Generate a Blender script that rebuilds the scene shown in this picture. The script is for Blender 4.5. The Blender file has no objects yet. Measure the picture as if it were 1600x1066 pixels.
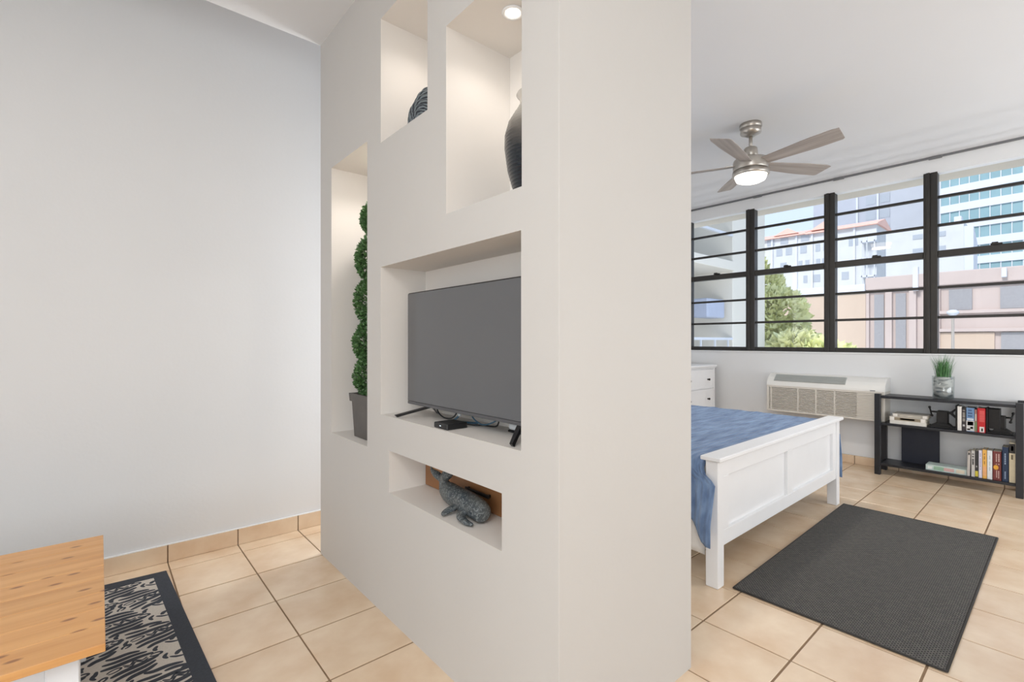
import bpy, bmesh, math, random
from mathutils import Vector, Matrix, noise as mnoise

random.seed(7)
sc = bpy.context.scene
C = sc.collection
PI = math.pi

# ------------------------------------------------------------------ camera, world, sun, lights, exposure
YAW = math.atan(645 / 749.0)
cam_d = bpy.data.cameras.new('camera')
cam_d.sensor_width = 36.0
cam_d.lens = 36.0 * 749.0 / 1600.0
cam_d.clip_start = 0.02
cam_d.clip_end = 600
cam = bpy.data.objects.new('camera', cam_d)
cam.location = (0, 0, 1.27)
cam.rotation_euler = (PI / 2, 0, -YAW)
C.objects.link(cam)
sc.camera = cam

sc.view_settings.view_transform = 'Standard'
sc.view_settings.look = 'None'
sc.view_settings.gamma = 1.0
sc.view_settings.use_curve_mapping = False
sc.view_settings.exposure = 0.1

w = bpy.data.worlds.new('sky')
sc.world = w
w.use_nodes = True
wn, wl = w.node_tree.nodes, w.node_tree.links
bg = wn['Background']
tc = wn.new('ShaderNodeTexCoord')
sx = wn.new('ShaderNodeSeparateXYZ')
rp = wn.new('ShaderNodeValToRGB')
rp.color_ramp.elements[0].position = 0.0
rp.color_ramp.elements[0].color = (0.66, 0.77, 0.93, 1)
rp.color_ramp.elements[1].position = 0.7
rp.color_ramp.elements[1].color = (0.46, 0.61, 0.86, 1)
wl.new(tc.outputs['Generated'], sx.inputs[0])
wl.new(sx.outputs['Z'], rp.inputs['Fac'])
wl.new(rp.outputs['Color'], bg.inputs['Color'])
bg.inputs['Strength'].default_value = 1.3

def lamp(name, kind, loc, energy, color=(1, 1, 1), rot=(0, 0, 0), **kw):
    d = bpy.data.lights.new(name, kind)
    d.energy = energy
    d.color = color
    for k, v in kw.items():
        setattr(d, k, v)
    o = bpy.data.objects.new(name, d)
    o.location = loc
    o.rotation_euler = rot
    C.objects.link(o)
    return o

lamp('sun', 'SUN', (0, 0, 30), 3.0, (1.0, 0.97, 0.94), (math.radians(48), 0, math.radians(-97)), angle=math.radians(14))
# added area fills standing in for daylight, beside walls without windows
lamp('bedroom_fill', 'AREA', (4.5, -2.25, 1.4), 92, (0.93, 0.968, 1.0), (math.radians(116), 0, 0), shape='RECTANGLE', size=2.8, size_y=2.4)
lamp('living_fill', 'AREA', (-2.55, -0.95, 1.65), 80, (0.88, 0.945, 1.0), (math.radians(113), 0, -PI / 2 + 0.3), shape='RECTANGLE', size=2.8, size_y=2.2)
lamp('living_top_fill', 'AREA', (-1.3, -0.6, 2.98), 56, (1.0, 0.985, 0.965), (0, 0, 0), shape='RECTANGLE', size=1.6, size_y=1.6)  # added overhead fill, no fitting around it

# added fill outside below the sill, aimed up to brighten the bedroom ceiling
lamp('bedroom_up_fill', 'AREA', (9.2, 1.5, -1.2), 270, (0.99, 0.995, 1.0), (0, math.radians(-138), 0), shape='RECTANGLE', size=2.8, size_y=5.0)
# added fill behind the niche wall, brightens the back wall through the gap
lamp('gap_fill', 'AREA', (2.34, 3.14, 1.5), 24, (0.97, 0.98, 1.0), (PI / 2, 0, PI / 2), shape='RECTANGLE', size=0.42, size_y=2.2)

# ------------------------------------------------------------------ materials
def S(r, g, b):
    f = lambda c: (c / 255.0) / 12.92 if c <= 10 else ((c / 255.0 + 0.055) / 1.055) ** 2.4
    return (f(r), f(g), f(b), 1.0)

def mat(name, col, rough=0.5, metal=0.0, spec=0.5, var=0.0, vscale=8.0, bump=0.0, bscale=60.0, coat=0.0):
    m = bpy.data.materials.new(name)
    m.use_nodes = True
    n, l = m.node_tree.nodes, m.node_tree.links
    b = n['Principled BSDF']
    b.inputs['Base Color'].default_value = col
    b.inputs['Roughness'].default_value = rough
    b.inputs['Metallic'].default_value = metal
    b.inputs['Specular IOR Level'].default_value = spec
    b.inputs['Coat Weight'].default_value = coat
    if var or bump:
        t = n.new('ShaderNodeTexCoord')
        if var:
            z = n.new('ShaderNodeTexNoise')
            z.inputs['Scale'].default_value = vscale
            z.inputs['Detail'].default_value = 5
            l.new(t.outputs['Object'], z.inputs['Vector'])
            r = n.new('ShaderNodeValToRGB')
            r.color_ramp.elements[0].position = 0.3
            r.color_ramp.elements[1].position = 0.7
            r.color_ramp.elements[0].color = [c * (1 - var) for c in col[:3]] + [1]
            r.color_ramp.elements[1].color = [min(1, c * (1 + var)) for c in col[:3]] + [1]
            l.new(z.outputs['Fac'], r.inputs['Fac'])
            l.new(r.outputs['Color'], b.inputs['Base Color'])
        if bump:
            z2 = n.new('ShaderNodeTexNoise')
            z2.inputs['Scale'].default_value = bscale
            z2.inputs['Detail'].default_value = 3
            l.new(t.outputs['Object'], z2.inputs['Vector'])
            bp = n.new('ShaderNodeBump')
            bp.inputs['Strength'].default_value = bump
            bp.inputs['Distance'].default_value = 0.01
            l.new(z2.outputs['Fac'], bp.inputs['Height'])
            l.new(bp.outputs['Normal'], b.inputs['Normal'])
    return m

def emit(name, col, strength):
    m = bpy.data.materials.new(name)
    m.use_nodes = True
    b = m.node_tree.nodes['Principled BSDF']
    b.inputs['Base Color'].default_value = (0.9, 0.9, 0.9, 1)
    b.inputs['Emission Color'].default_value = col
    b.inputs['Emission Strength'].default_value = strength
    return m

M = {}
M['white_wall'] = mat('white_wall_paint', S(226, 227, 228), 0.62, var=0.012, vscale=1.2, bump=0.04, bscale=55)
M['greige_wall'] = mat('greige_wall_paint', S(205, 202, 198), 0.6, var=0.012, vscale=1.5, bump=0.04, bscale=45)
M['niche_pale'] = mat('pale_niche_inside', S(230, 225, 219), 0.6, var=0.012, vscale=1.5, bump=0.04, bscale=45)
M['ceiling'] = mat('ceiling_paint', S(228, 228, 229), 0.7, var=0.01, vscale=1.0)
M['grout'] = mat('grout', S(142, 117, 92), 0.9, var=0.1, vscale=20)
M['trim_white'] = mat('trim_white_paint', S(236, 236, 236), 0.45, var=0.01)
M['bronze'] = mat('dark_bronze_aluminium', S(52, 49, 46), 0.42, 0.25, var=0.05, vscale=30)
M['track_grey'] = mat('grey_track', S(120, 120, 122), 0.5, 0.2, var=0.04)
M['furniture_white'] = mat('white_furniture_lacquer', S(236, 236, 237), 0.38, var=0.012, vscale=6)
M['black_wood'] = mat('black_painted_wood', S(31, 32, 37), 0.4, var=0.1, vscale=25)
M['nickel'] = mat('brushed_nickel', S(186, 180, 172), 0.3, 0.85, var=0.04, vscale=40)
M['black_plastic'] = mat('black_plastic', S(26, 26, 28), 0.4, var=0.05, vscale=40)
M['iron'] = mat('black_cast_iron', S(30, 29, 29), 0.55, 0.2, var=0.15, vscale=50, bump=0.1, bscale=120)
M['knob'] = mat('dark_bronze_knob', S(38, 34, 32), 0.35, 0.6, var=0.05)
M['mattress'] = mat('white_cotton', S(224, 221, 216), 0.9, var=0.03, vscale=12, bump=0.1, bscale=80)
M['ac_white'] = mat('air_conditioner_plastic', S(229, 228, 224), 0.42, var=0.012)
M['ac_grille'] = mat('air_conditioner_grille', S(214, 209, 200), 0.5, var=0.02)
M['ac_dark'] = mat('air_conditioner_dark_plastic', S(120, 114, 106), 0.7, var=0.05)  # darker plastic of the chassis behind the slats
M['ac_vent'] = mat('air_conditioner_vent_grey', S(168, 171, 168), 0.5, var=0.03)
M['niche_wood'] = mat('brown_drawer_wood', S(150, 104, 66), 0.5, var=0.12, vscale=6)
M['leaf'] = mat('boxwood_leaf', S(76, 112, 64), 0.45, var=0.4, vscale=60)
M['soil'] = mat('dark_moss', S(48, 50, 34), 0.95, var=0.3, vscale=50)
M['trunk'] = mat('brown_bark', S(88, 66, 48), 0.9, var=0.2, vscale=40)
M['planter'] = mat('dark_zinc_planter', S(92, 88, 84), 0.45, 0.3, var=0.12, vscale=9, bump=0.05)
M['lamp_on'] = emit('lamp_glow', (1.0, 0.93, 0.82, 1), 9.0)
M['fan_lamp'] = emit('fan_lamp_glow', (1.0, 0.90, 0.78, 1), 4.0)

def tile_mat():
    m = mat('cream_ceramic_tile', S(224, 204, 178), 0.24, spec=0.8)
    n, l = m.node_tree.nodes, m.node_tree.links
    b = n['Principled BSDF']
    g = n.new('ShaderNodeNewGeometry')
    z = n.new('ShaderNodeTexNoise'); z.inputs['Scale'].default_value = 5; z.inputs['Detail'].default_value = 7
    l.new(g.outputs['Position'], z.inputs['Vector'])
    r = n.new('ShaderNodeValToRGB')
    r.color_ramp.elements[0].position = 0.32; r.color_ramp.elements[0].color = S(222, 192, 160)
    r.color_ramp.elements[1].position = 0.68; r.color_ramp.elements[1].color = S(238, 216, 188)
    l.new(z.outputs['Fac'], r.inputs['Fac'])
    oi = n.new('ShaderNodeObjectInfo')
    mr = n.new('ShaderNodeMapRange'); mr.inputs['To Min'].default_value = 0.94; mr.inputs['To Max'].default_value = 1.04
    l.new(oi.outputs['Random'], mr.inputs['Value'])
    hv = n.new('ShaderNodeHueSaturation')
    l.new(mr.outputs['Result'], hv.inputs['Value'])
    l.new(r.outputs['Color'], hv.inputs['Color'])
    l.new(hv.outputs['Color'], b.inputs['Base Color'])
    bp = n.new('ShaderNodeBump'); bp.inputs['Strength'].default_value = 0.03; bp.inputs['Distance'].default_value = 0.01
    l.new(z.outputs['Fac'], bp.inputs['Height']); l.new(bp.outputs['Normal'], b.inputs['Normal'])
    return m
M['tile'] = tile_mat()

def glass_mat(name, tint, refl):
    m = bpy.data.materials.new(name)
    m.use_nodes = True
    n, l = m.node_tree.nodes, m.node_tree.links
    n.remove(n['Principled BSDF'])
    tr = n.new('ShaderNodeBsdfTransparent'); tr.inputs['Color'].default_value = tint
    gl = n.new('ShaderNodeBsdfGlossy'); gl.inputs['Roughness'].default_value = 0.02
    lw = n.new('ShaderNodeLayerWeight'); lw.inputs['Blend'].default_value = 0.25
    mr = n.new('ShaderNodeMapRange'); mr.inputs['To Min'].default_value = refl; mr.inputs['To Max'].default_value = min(1, refl + 0.22)
    mx = n.new('ShaderNodeMixShader')
    l.new(lw.outputs['Facing'], mr.inputs['Value']); l.new(mr.outputs['Result'], mx.inputs['Fac'])
    l.new(tr.outputs[0], mx.inputs[1]); l.new(gl.outputs[0], mx.inputs[2])
    l.new(mx.outputs[0], n['Material Output'].inputs['Surface'])
    return m
M['pane'] = glass_mat('window_glass', (0.985, 0.99, 0.99, 1), 0.03)
M['vase_glass'] = glass_mat('clear_glass', (0.93, 0.95, 0.95, 1), 0.10)

def wood_mat(name, c1, c2, c3, axis='X', knots=True, rough=0.35, scale=1.0):
    m = mat(name, c1, rough)
    n, l = m.node_tree.nodes, m.node_tree.links
    b = n['Principled BSDF']
    g = n.new('ShaderNodeTexCoord')
    oi = n.new('ShaderNodeObjectInfo')
    off = n.new('ShaderNodeVectorMath'); off.operation = 'MULTIPLY_ADD'
    off.inputs[1].default_value = (1, 1, 1)
    cm = n.new('ShaderNodeCombineXYZ')
    mu = n.new('ShaderNodeMath'); mu.operation = 'MULTIPLY'; mu.inputs[1].default_value = 37.0
    l.new(oi.outputs['Random'], mu.inputs[0])
    l.new(mu.outputs[0], cm.inputs[0]); l.new(mu.outputs[0], cm.inputs[1]); l.new(mu.outputs[0], cm.inputs[2])
    l.new(g.outputs['Object'], off.inputs[0]); l.new(cm.outputs[0], off.inputs[2])
    mp = n.new('ShaderNodeMapping')
    s = [28 * scale, 28 * scale, 28 * scale]; s['XYZ'.index(axis)] = 1.6 * scale
    mp.inputs['Scale'].default_value = s
    l.new(off.outputs[0], mp.inputs['Vector'])
    z = n.new('ShaderNodeTexNoise'); z.inputs['Scale'].default_value = 1.0; z.inputs['Detail'].default_value = 6; z.inputs['Distortion'].default_value = 0.6
    l.new(mp.outputs[0], z.inputs['Vector'])
    r = n.new('ShaderNodeValToRGB')
    r.color_ramp.elements[0].position = 0.3; r.color_ramp.elements[0].color = c2
    r.color_ramp.elements[1].position = 0.65; r.color_ramp.elements[1].color = c1
    l.new(z.outputs['Fac'], r.inputs['Fac'])
    src = r.outputs['Color']
    if knots:
        mp2 = n.new('ShaderNodeMapping')
        s2 = [12.0, 12.0, 12.0]; s2['XYZ'.index(axis)] = 5.0
        mp2.inputs['Scale'].default_value = s2
        l.new(off.outputs[0], mp2.inputs['Vector'])
        v = n.new('ShaderNodeTexVoronoi'); v.inputs['Scale'].default_value = 1.0; v.voronoi_dimensions = '2D'
        l.new(mp2.outputs[0], v.inputs['Vector'])
        r2 = n.new('ShaderNodeValToRGB')
        r2.color_ramp.elements[0].position = 0.05; r2.color_ramp.elements[0].color = (0.8, 0.8, 0.8, 1)
        r2.color_ramp.elements[1].position = 0.11; r2.color_ramp.elements[1].color = (0, 0, 0, 1)
        l.new(v.outputs['Distance'], r2.inputs['Fac'])
        mx = n.new('ShaderNodeMix'); mx.data_type = 'RGBA'
        l.new(r2.outputs['Color'], mx.inputs['Factor'])
        l.new(src, mx.inputs['A']); mx.inputs['B'].default_value = c3
        src = mx.outputs['Result']
    hv = n.new('ShaderNodeHueSaturation')
    mr = n.new('ShaderNodeMapRange'); mr.inputs['To Min'].default_value = 0.93; mr.inputs['To Max'].default_value = 1.06
    l.new(oi.outputs['Random'], mr.inputs['Value']); l.new(mr.outputs['Result'], hv.inputs['Value'])
    l.new(src, hv.inputs['Color']); l.new(hv.outputs['Color'], b.inputs['Base Color'])
    return m
M['pine'] = wood_mat('honey_pine', S(226, 172, 110), S(208, 148, 88), S(132, 78, 42), 'X')
M['blade'] = wood_mat('grey_washed_oak', S(176, 167, 160), S(150, 140, 132), S(90, 80, 72), 'X', False, 0.5, 1.0)

# ------------------------------------------------------------------ mesh helpers
def base_of(o):
    v = Vector((0, 0, 0))
    while o is not None:
        v += Vector(o.location)
        o = o.parent
    return v

class MB:
    def __init__(s): s.bm = bmesh.new()
    def merge(s, b):
        me = bpy.data.meshes.new('tmp'); b.to_mesh(me); b.free()
        s.bm.from_mesh(me); bpy.data.meshes.remove(me)
        return s
    def box(s, x0, x1, y0, y1, z0, z1, bevel=0.0, seg=1, rot=None, piv=None):
        b = bmesh.new()
        bmesh.ops.create_cube(b, size=1.0)
        for v in b.verts:
            v.co = Vector(((x0 + x1) / 2 + v.co.x * (x1 - x0), (y0 + y1) / 2 + v.co.y * (y1 - y0), (z0 + z1) / 2 + v.co.z * (z1 - z0)))
        if bevel:
            bmesh.ops.bevel(b, geom=list(b.edges), offset=bevel, segments=seg, profile=0.5, affect='EDGES')
        if rot is not None:
            p = Vector(piv) if piv is not None else Vector(((x0 + x1) / 2, (y0 + y1) / 2, (z0 + z1) / 2))
            bmesh.ops.rotate(b, verts=b.verts, cent=p, matrix=rot)
        return s.merge(b)
    def poly(s, vs, faces):
        vv = [s.bm.verts.new(v) for v in vs]
        for f in faces:
            try: s.bm.faces.new([vv[i] for i in f])
            except ValueError: pass
        return s
    def prism(s, prof, a0, a1, axis='Y'):
        """extrude a closed 2D profile along an axis. profile is (X,Z) for Y, (X,Y) for Z, (Y,Z) for X"""
        f = {'Y': lambda p, a: (p[0], a, p[1]), 'Z': lambda p, a: (p[0], p[1], a), 'X': lambda p, a: (a, p[0], p[1])}[axis]
        n = len(prof)
        b = bmesh.new()
        v0 = [b.verts.new(f(p, a0)) for p in prof]; v1 = [b.verts.new(f(p, a1)) for p in prof]
        for i in range(n): b.faces.new((v0[i], v0[(i + 1) % n], v1[(i + 1) % n], v1[i]))
        b.faces.new(v0[::-1]); b.faces.new(v1)
        bmesh.ops.recalc_face_normals(b, faces=b.faces)
        return s.merge(b)
    def lathe(s, prof, cx, cy, n=24):
        """prof: list of (r,z); closed at ends where r == 0"""
        rings = []
        for r, z in prof:
            if r < 1e-6: rings.append([s.bm.verts.new((cx, cy, z))])
            else: rings.append([s.bm.verts.new((cx + r * math.cos(2 * PI * i / n), cy + r * math.sin(2 * PI * i / n), z)) for i in range(n)])
        for a, b in zip(rings, rings[1:]):
            for i in range(n):
                j = (i + 1) % n
                if len(a) == 1 and len(b) == 1: continue
                if len(a) == 1: s.bm.faces.new((a[0], b[j], b[i]))
                elif len(b) == 1: s.bm.faces.new((a[i], a[j], b[0]))
                else: s.bm.faces.new((a[i], a[j], b[j], b[i]))
        return s
    def sweep(s, pts, rad, n=10, cap=True):
        """tube through pts; rad: number, or list of numbers or (side, up) pairs"""
        pts = [Vector(p) for p in pts]
        if not isinstance(rad, (list, tuple)): rad = [rad] * len(pts)
        rings = []
        for i, p in enumerate(pts):
            t = (pts[min(i + 1, len(pts) - 1)] - pts[max(i - 1, 0)]).normalized()
            up = Vector((0, 0, 1)) if abs(t.z) < 0.95 else Vector((1, 0, 0))
            a = t.cross(up).normalized(); c = a.cross(t).normalized()
            ra, rc = rad[i] if isinstance(rad[i], (tuple, list)) else (rad[i], rad[i])
            rings.append([s.bm.verts.new(p + a * ra * math.cos(2 * PI * k / n) + c * rc * math.sin(2 * PI * k / n)) for k in range(n)])
        for A, B in zip(rings, rings[1:]):
            for k in range(n): s.bm.faces.new((A[k], A[(k + 1) % n], B[(k + 1) % n], B[k]))
        if cap:
            s.bm.faces.new(rings[0][::-1]); s.bm.faces.new(rings[-1])
        return s
    def build(s, name, m, parent=None, smooth=False, at=None, recalc=True):
        if recalc: bmesh.ops.recalc_face_normals(s.bm, faces=s.bm.faces)
        o0 = Vector(at) if at is not None else Vector((0, 0, 0))
        if parent is not None: o0 = base_of(parent)
        if o0.length: bmesh.ops.translate(s.bm, verts=s.bm.verts, vec=-o0)
        me = bpy.data.meshes.new(name)
        s.bm.to_mesh(me); s.bm.free()
        if smooth:
            for p in me.polygons: p.use_smooth = True
        me.materials.append(m)
        o = bpy.data.objects.new(name, me)
        C.objects.link(o)
        if parent is not None: o.parent = parent
        elif at is not None: o.location = o0
        return o

def box(x0, x1, y0, y1, z0, z1, **k): return MB().box(x0, x1, y0, y1, z0, z1, **k)

def tag(o, label=None, cat=None, group=None, kind=None):
    if label: o['label'] = label
    if cat: o['category'] = cat
    if group: o['group'] = group
    if kind: o['kind'] = kind
    return o

def thing(name, label, cat, loc, group=None):
    o = bpy.data.objects.new(name, None)
    o.empty_display_size = 0.1
    o.location = loc
    C.objects.link(o)
    return tag(o, label, cat, group)

def struct(o): o['kind'] = 'structure'; return o

def mesh_copy(o, loc, parent=None):
    c = o.copy(); C.objects.link(c); c.location = loc
    if parent is not None: c.parent = parent
    return c

def spline(pts, n=6):
    pts = [Vector(p) for p in pts]
    out = []
    P = [pts[0]] + pts + [pts[-1]]
    for i in range(1, len(P) - 2):
        for k in range(n):
            t = k / n
            a, b, c, d = P[i - 1], P[i], P[i + 1], P[i + 2]
            out.append(0.5 * ((2 * b) + (c - a) * t + (2 * a - 5 * b + 4 * c - d) * t * t + (3 * b - a - 3 * c + d) * t ** 3))
    out.append(pts[-1])
    return out

# ------------------------------------------------------------------ room shell
YB = 3.385       # back wall
XW = 5.93        # wall below the windows
XG = 6.10        # window plane
ZC = 3.035
X0, Y0 = -2.8, -2.45

floor = struct(MB().box(X0, 6.2, Y0, YB + 0.1, -0.12, -0.0035).build('floor', M['grout']))
PX, PY, OX, OY = 0.3565, 0.3611, 0.298, 0.361
tm = box(-PX / 2 + 0.0033, PX / 2 - 0.0033, -PY / 2 + 0.0045, PY / 2 - 0.0045, -0.010, 0.0, bevel=0.0012)
tile0 = None
rest = MB()
for i in range(-9, 16):
    for j in range(-8, 9):
        xa, xb = OX + i * PX, OX + (i + 1) * PX
        ya, yb = OY + j * PY, OY + (j + 1) * PY
        if xa < X0 or xb > XW + 0.2 or ya < Y0 or ya > YB: continue
        cx, cy = (xa + xb) / 2, (ya + yb) / 2
        hid = 1.003 < xa - 0.001 and xb < 1.745 and ya > 0.96 and yb < 2.917
        # seen from around the photograph's viewpoint: individual tiles; the rest of the floor is one joined part
        fwd = cx * math.sin(YAW) + cy * math.cos(YAW); lat = cx * math.cos(YAW) - cy * math.sin(YAW)
        seen = fwd > 0.9 and abs(lat) < 1.3 * fwd + 0.3 and not hid
        full = yb <= YB + 0.003 and xb <= XW + 0.003
        if seen and full:
            if tile0 is None:
                tile0 = tm.build('floor_tile', M['tile'], floor); tile0.location = (cx, cy, 0)
            else: mesh_copy(tile0, (cx, cy, 0), floor)
        elif seen:
            MB().box(xa + .0028 - cx, min(xb, XW) - .0028 - cx, ya + .0028 - cy, min(yb, YB) - .0028 - cy, -.010, 0, bevel=.0012).build('floor_tile', M['tile'], floor).location = (cx, cy, 0)
        elif not hid:
            rest.box(xa + .0028, min(xb, XW) - .0028, ya + .0028, min(yb, YB) - .0028, -.010, 0, bevel=.0012)
o = rest.build('tile_field', M['tile'], floor); o['kind'] = 'stuff'

struct(MB().box(X0, 6.2, YB, YB + 0.12, -0.12, 3.5).build('wall_back', M['white_wall']))
struct(MB().box(X0 - 0.12, X0, Y0, YB + 0.12, -0.12, 3.5).build('wall_left', M['white_wall']))
struct(MB().box(X0 - 0.12, 6.2, Y0 - 0.12, Y0, -0.12, 3.5).build('wall_front', M['white_wall']))
struct(MB().box(XW, 6.2, Y0, YB, -0.12, 1.145).box(6.03, 6.2, Y0, -0.06, 1.145, 3.5).build('wall_window', M['white_wall']))
# main ceiling; the strip behind the niche wall's end steps up
struct(MB().box(X0, 1.744, Y0, 2.917, ZC, 3.5).box(1.744, 6.2, Y0, YB, ZC, 3.5).box(X0, 1.744, 2.917, YB, 3.40, 3.5).build('ceiling', M['ceiling']))

# niche wall
FX = 1.003
niches = [  # y0, y1, z0, z1, depth
    (2.26, 2.742, 0.748, 2.257, 0.32),
    (1.687, 2.11, 2.203, 2.785, 0.32),
    (1.118, 1.55, 1.755, 2.472, 0.32),
    (1.121, 2.11, 0.925, 1.618, 0.24),
    (1.216, 2.025, 0.578, 0.769, 0.205)]
ys = sorted({0.958, 2.917} | {v for n in niches for v in n[:2]})
zs = sorted({0.0, ZC} | {v for n in niches for v in n[2:4]})
nb = MB()
def quad(a, b, c, d): nb.poly([a, b, c, d], [(0, 1, 2, 3)])
for ya, yb in zip(ys, ys[1:]):
    for za, zb in zip(zs, zs[1:]):
        my, mz = (ya + yb) / 2, (za + zb) / 2
        if not any(n[0] < my < n[1] and n[2] < mz < n[3] for n in niches):
            quad((FX, ya, za), (FX, ya, zb), (FX, yb, zb), (FX, yb, za))
for a, b, c, d, t in niches:
    B = FX + t
    quad((FX, a, c), (FX, b, c), (B, b, c), (B, a, c)); quad((FX, a, d), (B, a, d), (B, b, d), (FX, b, d))
    quad((FX, a, c), (B, a, c), (B, a, d), (FX, a, d)); quad((FX, b, c), (FX, b, d), (B, b, d), (B, b, c))
    quad((B, a, c), (B, b, c), (B, b, d), (B, a, d))
quad((FX, .958, 0), (1.744, .958, 0), (1.744, .958, ZC), (FX, .958, ZC)); quad((FX, 2.917, 0), (FX, 2.917, ZC), (1.744, 2.917, ZC), (1.744, 2.917, 0))
quad((1.744, .958, 0), (1.744, 2.917, 0), (1.744, 2.917, ZC), (1.744, .958, ZC))
bmesh.ops.remove_doubles(nb.bm, verts=nb.bm.verts, dist=1e-5)
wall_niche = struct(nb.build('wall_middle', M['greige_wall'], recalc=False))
wall_niche.data.materials.append(M['niche_pale'])
for p in wall_niche.data.polygons:      # the inside faces of the niches take the paler tone
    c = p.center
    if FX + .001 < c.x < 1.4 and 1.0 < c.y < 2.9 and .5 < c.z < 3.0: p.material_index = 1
# a thin metal corner bead along the wall's near edge, slightly chipped through the paint
struct(MB().box(FX - 0.0015, FX + 0.012, 0.9565, 0.970, 0.0, ZC, bevel=0.001).build('trim_1', M['greige_wall']))

# skirting of cut floor tiles
sk = struct(MB().box(X0, XW, YB - 0.006, YB, 0.0, 0.098).build('baseboard_back', M['grout']))
for i in range(-9, 16):
    xa, xb = OX + i * PX + .003, min(OX + (i + 1) * PX - .003, XW - 0.012)
    if xa < X0 or xb - xa < 0.02: continue
    box(xa, xb, YB - 0.014, YB - 0.005, 0.001, 0.098, bevel=0.0015).build('skirting_tile', M['tile'], sk)
box(X0, XW - 0.014, YB - 0.013, YB, 0.098, 0.1035, bevel=0.001).build('caulk_line', M['trim_white'], sk)
sk = struct(MB().box(XW - 0.006, XW, Y0, YB - 0.014, 0.0, 0.085).build('baseboard_window', M['grout']))
for j in range(-8, 9):
    ya, yb = OY + j * PY + .003, min(OY + (j + 1) * PY - .003, YB - 0.016)
    if ya < Y0 or yb - ya < 0.02: continue
    box(XW - 0.014, XW - 0.005, ya, yb, 0.001, 0.085, bevel=0.0015).build('skirting_tile', M['tile'], sk)

# sill, beam over the windows, curtain track, outside overhang
struct(MB().box(XW - 0.012, 6.07, -0.06, YB, 1.137, 1.149, bevel=0.002).build('trim_2', M['trim_white']))
struct(MB().box(6.055, 6.2, -0.06, YB, 2.888, ZC).build('trim_3', M['trim_white']))
tr = struct(MB().box(6.035, 6.053, -0.06, YB - 0.01, 3.016, ZC, bevel=0.002).build('trim_4', M['track_grey']))
for y in (0.83, 1.62, 2.46): box(6.025, 6.053, y - 0.05, y + 0.05, 3.008, ZC - 0.002, bevel=0.003).build('track_bracket', M['track_grey'], tr)
M['stucco'] = mat('cream_stucco', S(212, 203, 188), 0.85, var=0.03, vscale=3)
struct(MB().box(6.2, 6.52, -2.5, 3.6, 2.90, 3.2).build('trim_5', M['stucco']))

# ------------------------------------------------------------------ windows
def window(n, ya, yb):
    """ya, yb: limits of the whole unit, stiles included; the origin sits at the sill"""
    z0, z1 = 1.149, 2.888
    root = bpy.data.objects.new('window_%d' % n, None)
    root.location = (XG, (ya + yb) / 2, z0); root['kind'] = 'structure'
    C.objects.link(root)
    f = MB()
    st = 0.052
    f.box(XG - 0.045, XG + 0.05, ya, ya + st, z0, z1, bevel=.003).box(XG - 0.045, XG + 0.05, yb - st, yb, z0, z1, bevel=.003)
    f.box(XG - 0.04, XG + 0.045, ya + st, yb - st, z0, z0 + 0.048, bevel=.003)
    box(XG - 0.045, XG + 0.045, ya + st, yb - st, z1 - 0.012, z1).build('head_strip', M['trim_white'], root)
    f.build('window_frame', M['bronze'], root)
    # the outer channel between two neighbouring frames stands proud
    box(XG - 0.058, XG - 0.04, ya + 0.004, ya + 0.030, z0, z1, bevel=.002).build('frame_rib', M['bronze'], root)
    yi0, yi1 = ya + st, yb - st
    zmid = 2.102
    box(XG - 0.040, XG + 0.03, yi0, yi1, zmid - 0.033, zmid + 0.030, bevel=.004).build('meeting_rail', M['bronze'], root)
    for z in (2.648, 2.378, 1.783, 1.497):
        box(XG - 0.022, XG + 0.018, yi0, yi1, z - 0.0125, z + 0.0125, bevel=.003).build('glazing_bar', M['bronze'], root)
    ym = (ya + yb) / 2
    lt = MB().box(XG - 0.062, XG - 0.034, ym - 0.038, ym + 0.038, zmid + 0.028, zmid + 0.042, bevel=.003)
    lt.box(XG - 0.072, XG - 0.05, ym - 0.012, ym + 0.03, zmid + 0.040, zmid + 0.050, bevel=.003)
    lt.build('sash_latch', M['bronze'], root)
    zz = [z0 + 0.048, 1.497, 1.783, zmid, 2.378, 2.648, z1 - 0.012]
    for a, b in zip(zz, zz[1:]):
        a2 = a + (0.0125 if a not in (zz[0], zmid) else (0.0 if a == zz[0] else 0.03))
        b2 = b - (0.0125 if b not in (zz[-1], zmid) else (0.0 if b == zz[-1] else 0.033))
        box(XG - 0.002, XG + 0.002, yi0, yi1, a2, b2).build('pane', M['pane'], root)
    return root
window(1, 2.552, YB)
window(2, 1.709, 2.552)
window(3, 0.868, 1.709)
window(4, -0.03, 0.868)

# ------------------------------------------------------------------ ceiling fan
F = (4.02, 1.69)
fan = thing('ceiling_fan', 'brushed nickel ceiling fan with five grey wood blades and a lit lamp', 'ceiling fan', (F[0], F[1], ZC))
MB().lathe([(0, ZC), (.082, ZC), (.084, ZC - .03), (.072, ZC - .036), (.078, ZC - .04), (.078, ZC - .075), (.05, ZC - .088), (.03, ZC - .1), (0, ZC - .1)], *F).build('canopy', M['nickel'], fan, True)
MB().lathe([(0, 2.95), (.014, 2.95), (.014, 2.82), (0, 2.82)], *F, n=14).build('downrod', M['nickel'], fan, True)
MB().lathe([(0, 2.845), (.04, 2.845), (.05, 2.835), (.058, 2.745), (0, 2.745)], *F).build('motor_neck', M['nickel'], fan, True)
MB().lathe([(0, 2.752), (.10, 2.752), (.128, 2.742), (.132, 2.73), (.132, 2.665), (.126, 2.655), (0, 2.655)], *F, n=32).build('motor_housing', M['nickel'], fan, True)
MB().lathe([(.10, 2.655), (.136, 2.655), (.138, 2.62), (.130, 2.612), (.118, 2.612), (.118, 2.64), (.1, 2.655)], *F, n=32).build('lamp_ring', M['nickel'], fan, True)
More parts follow.
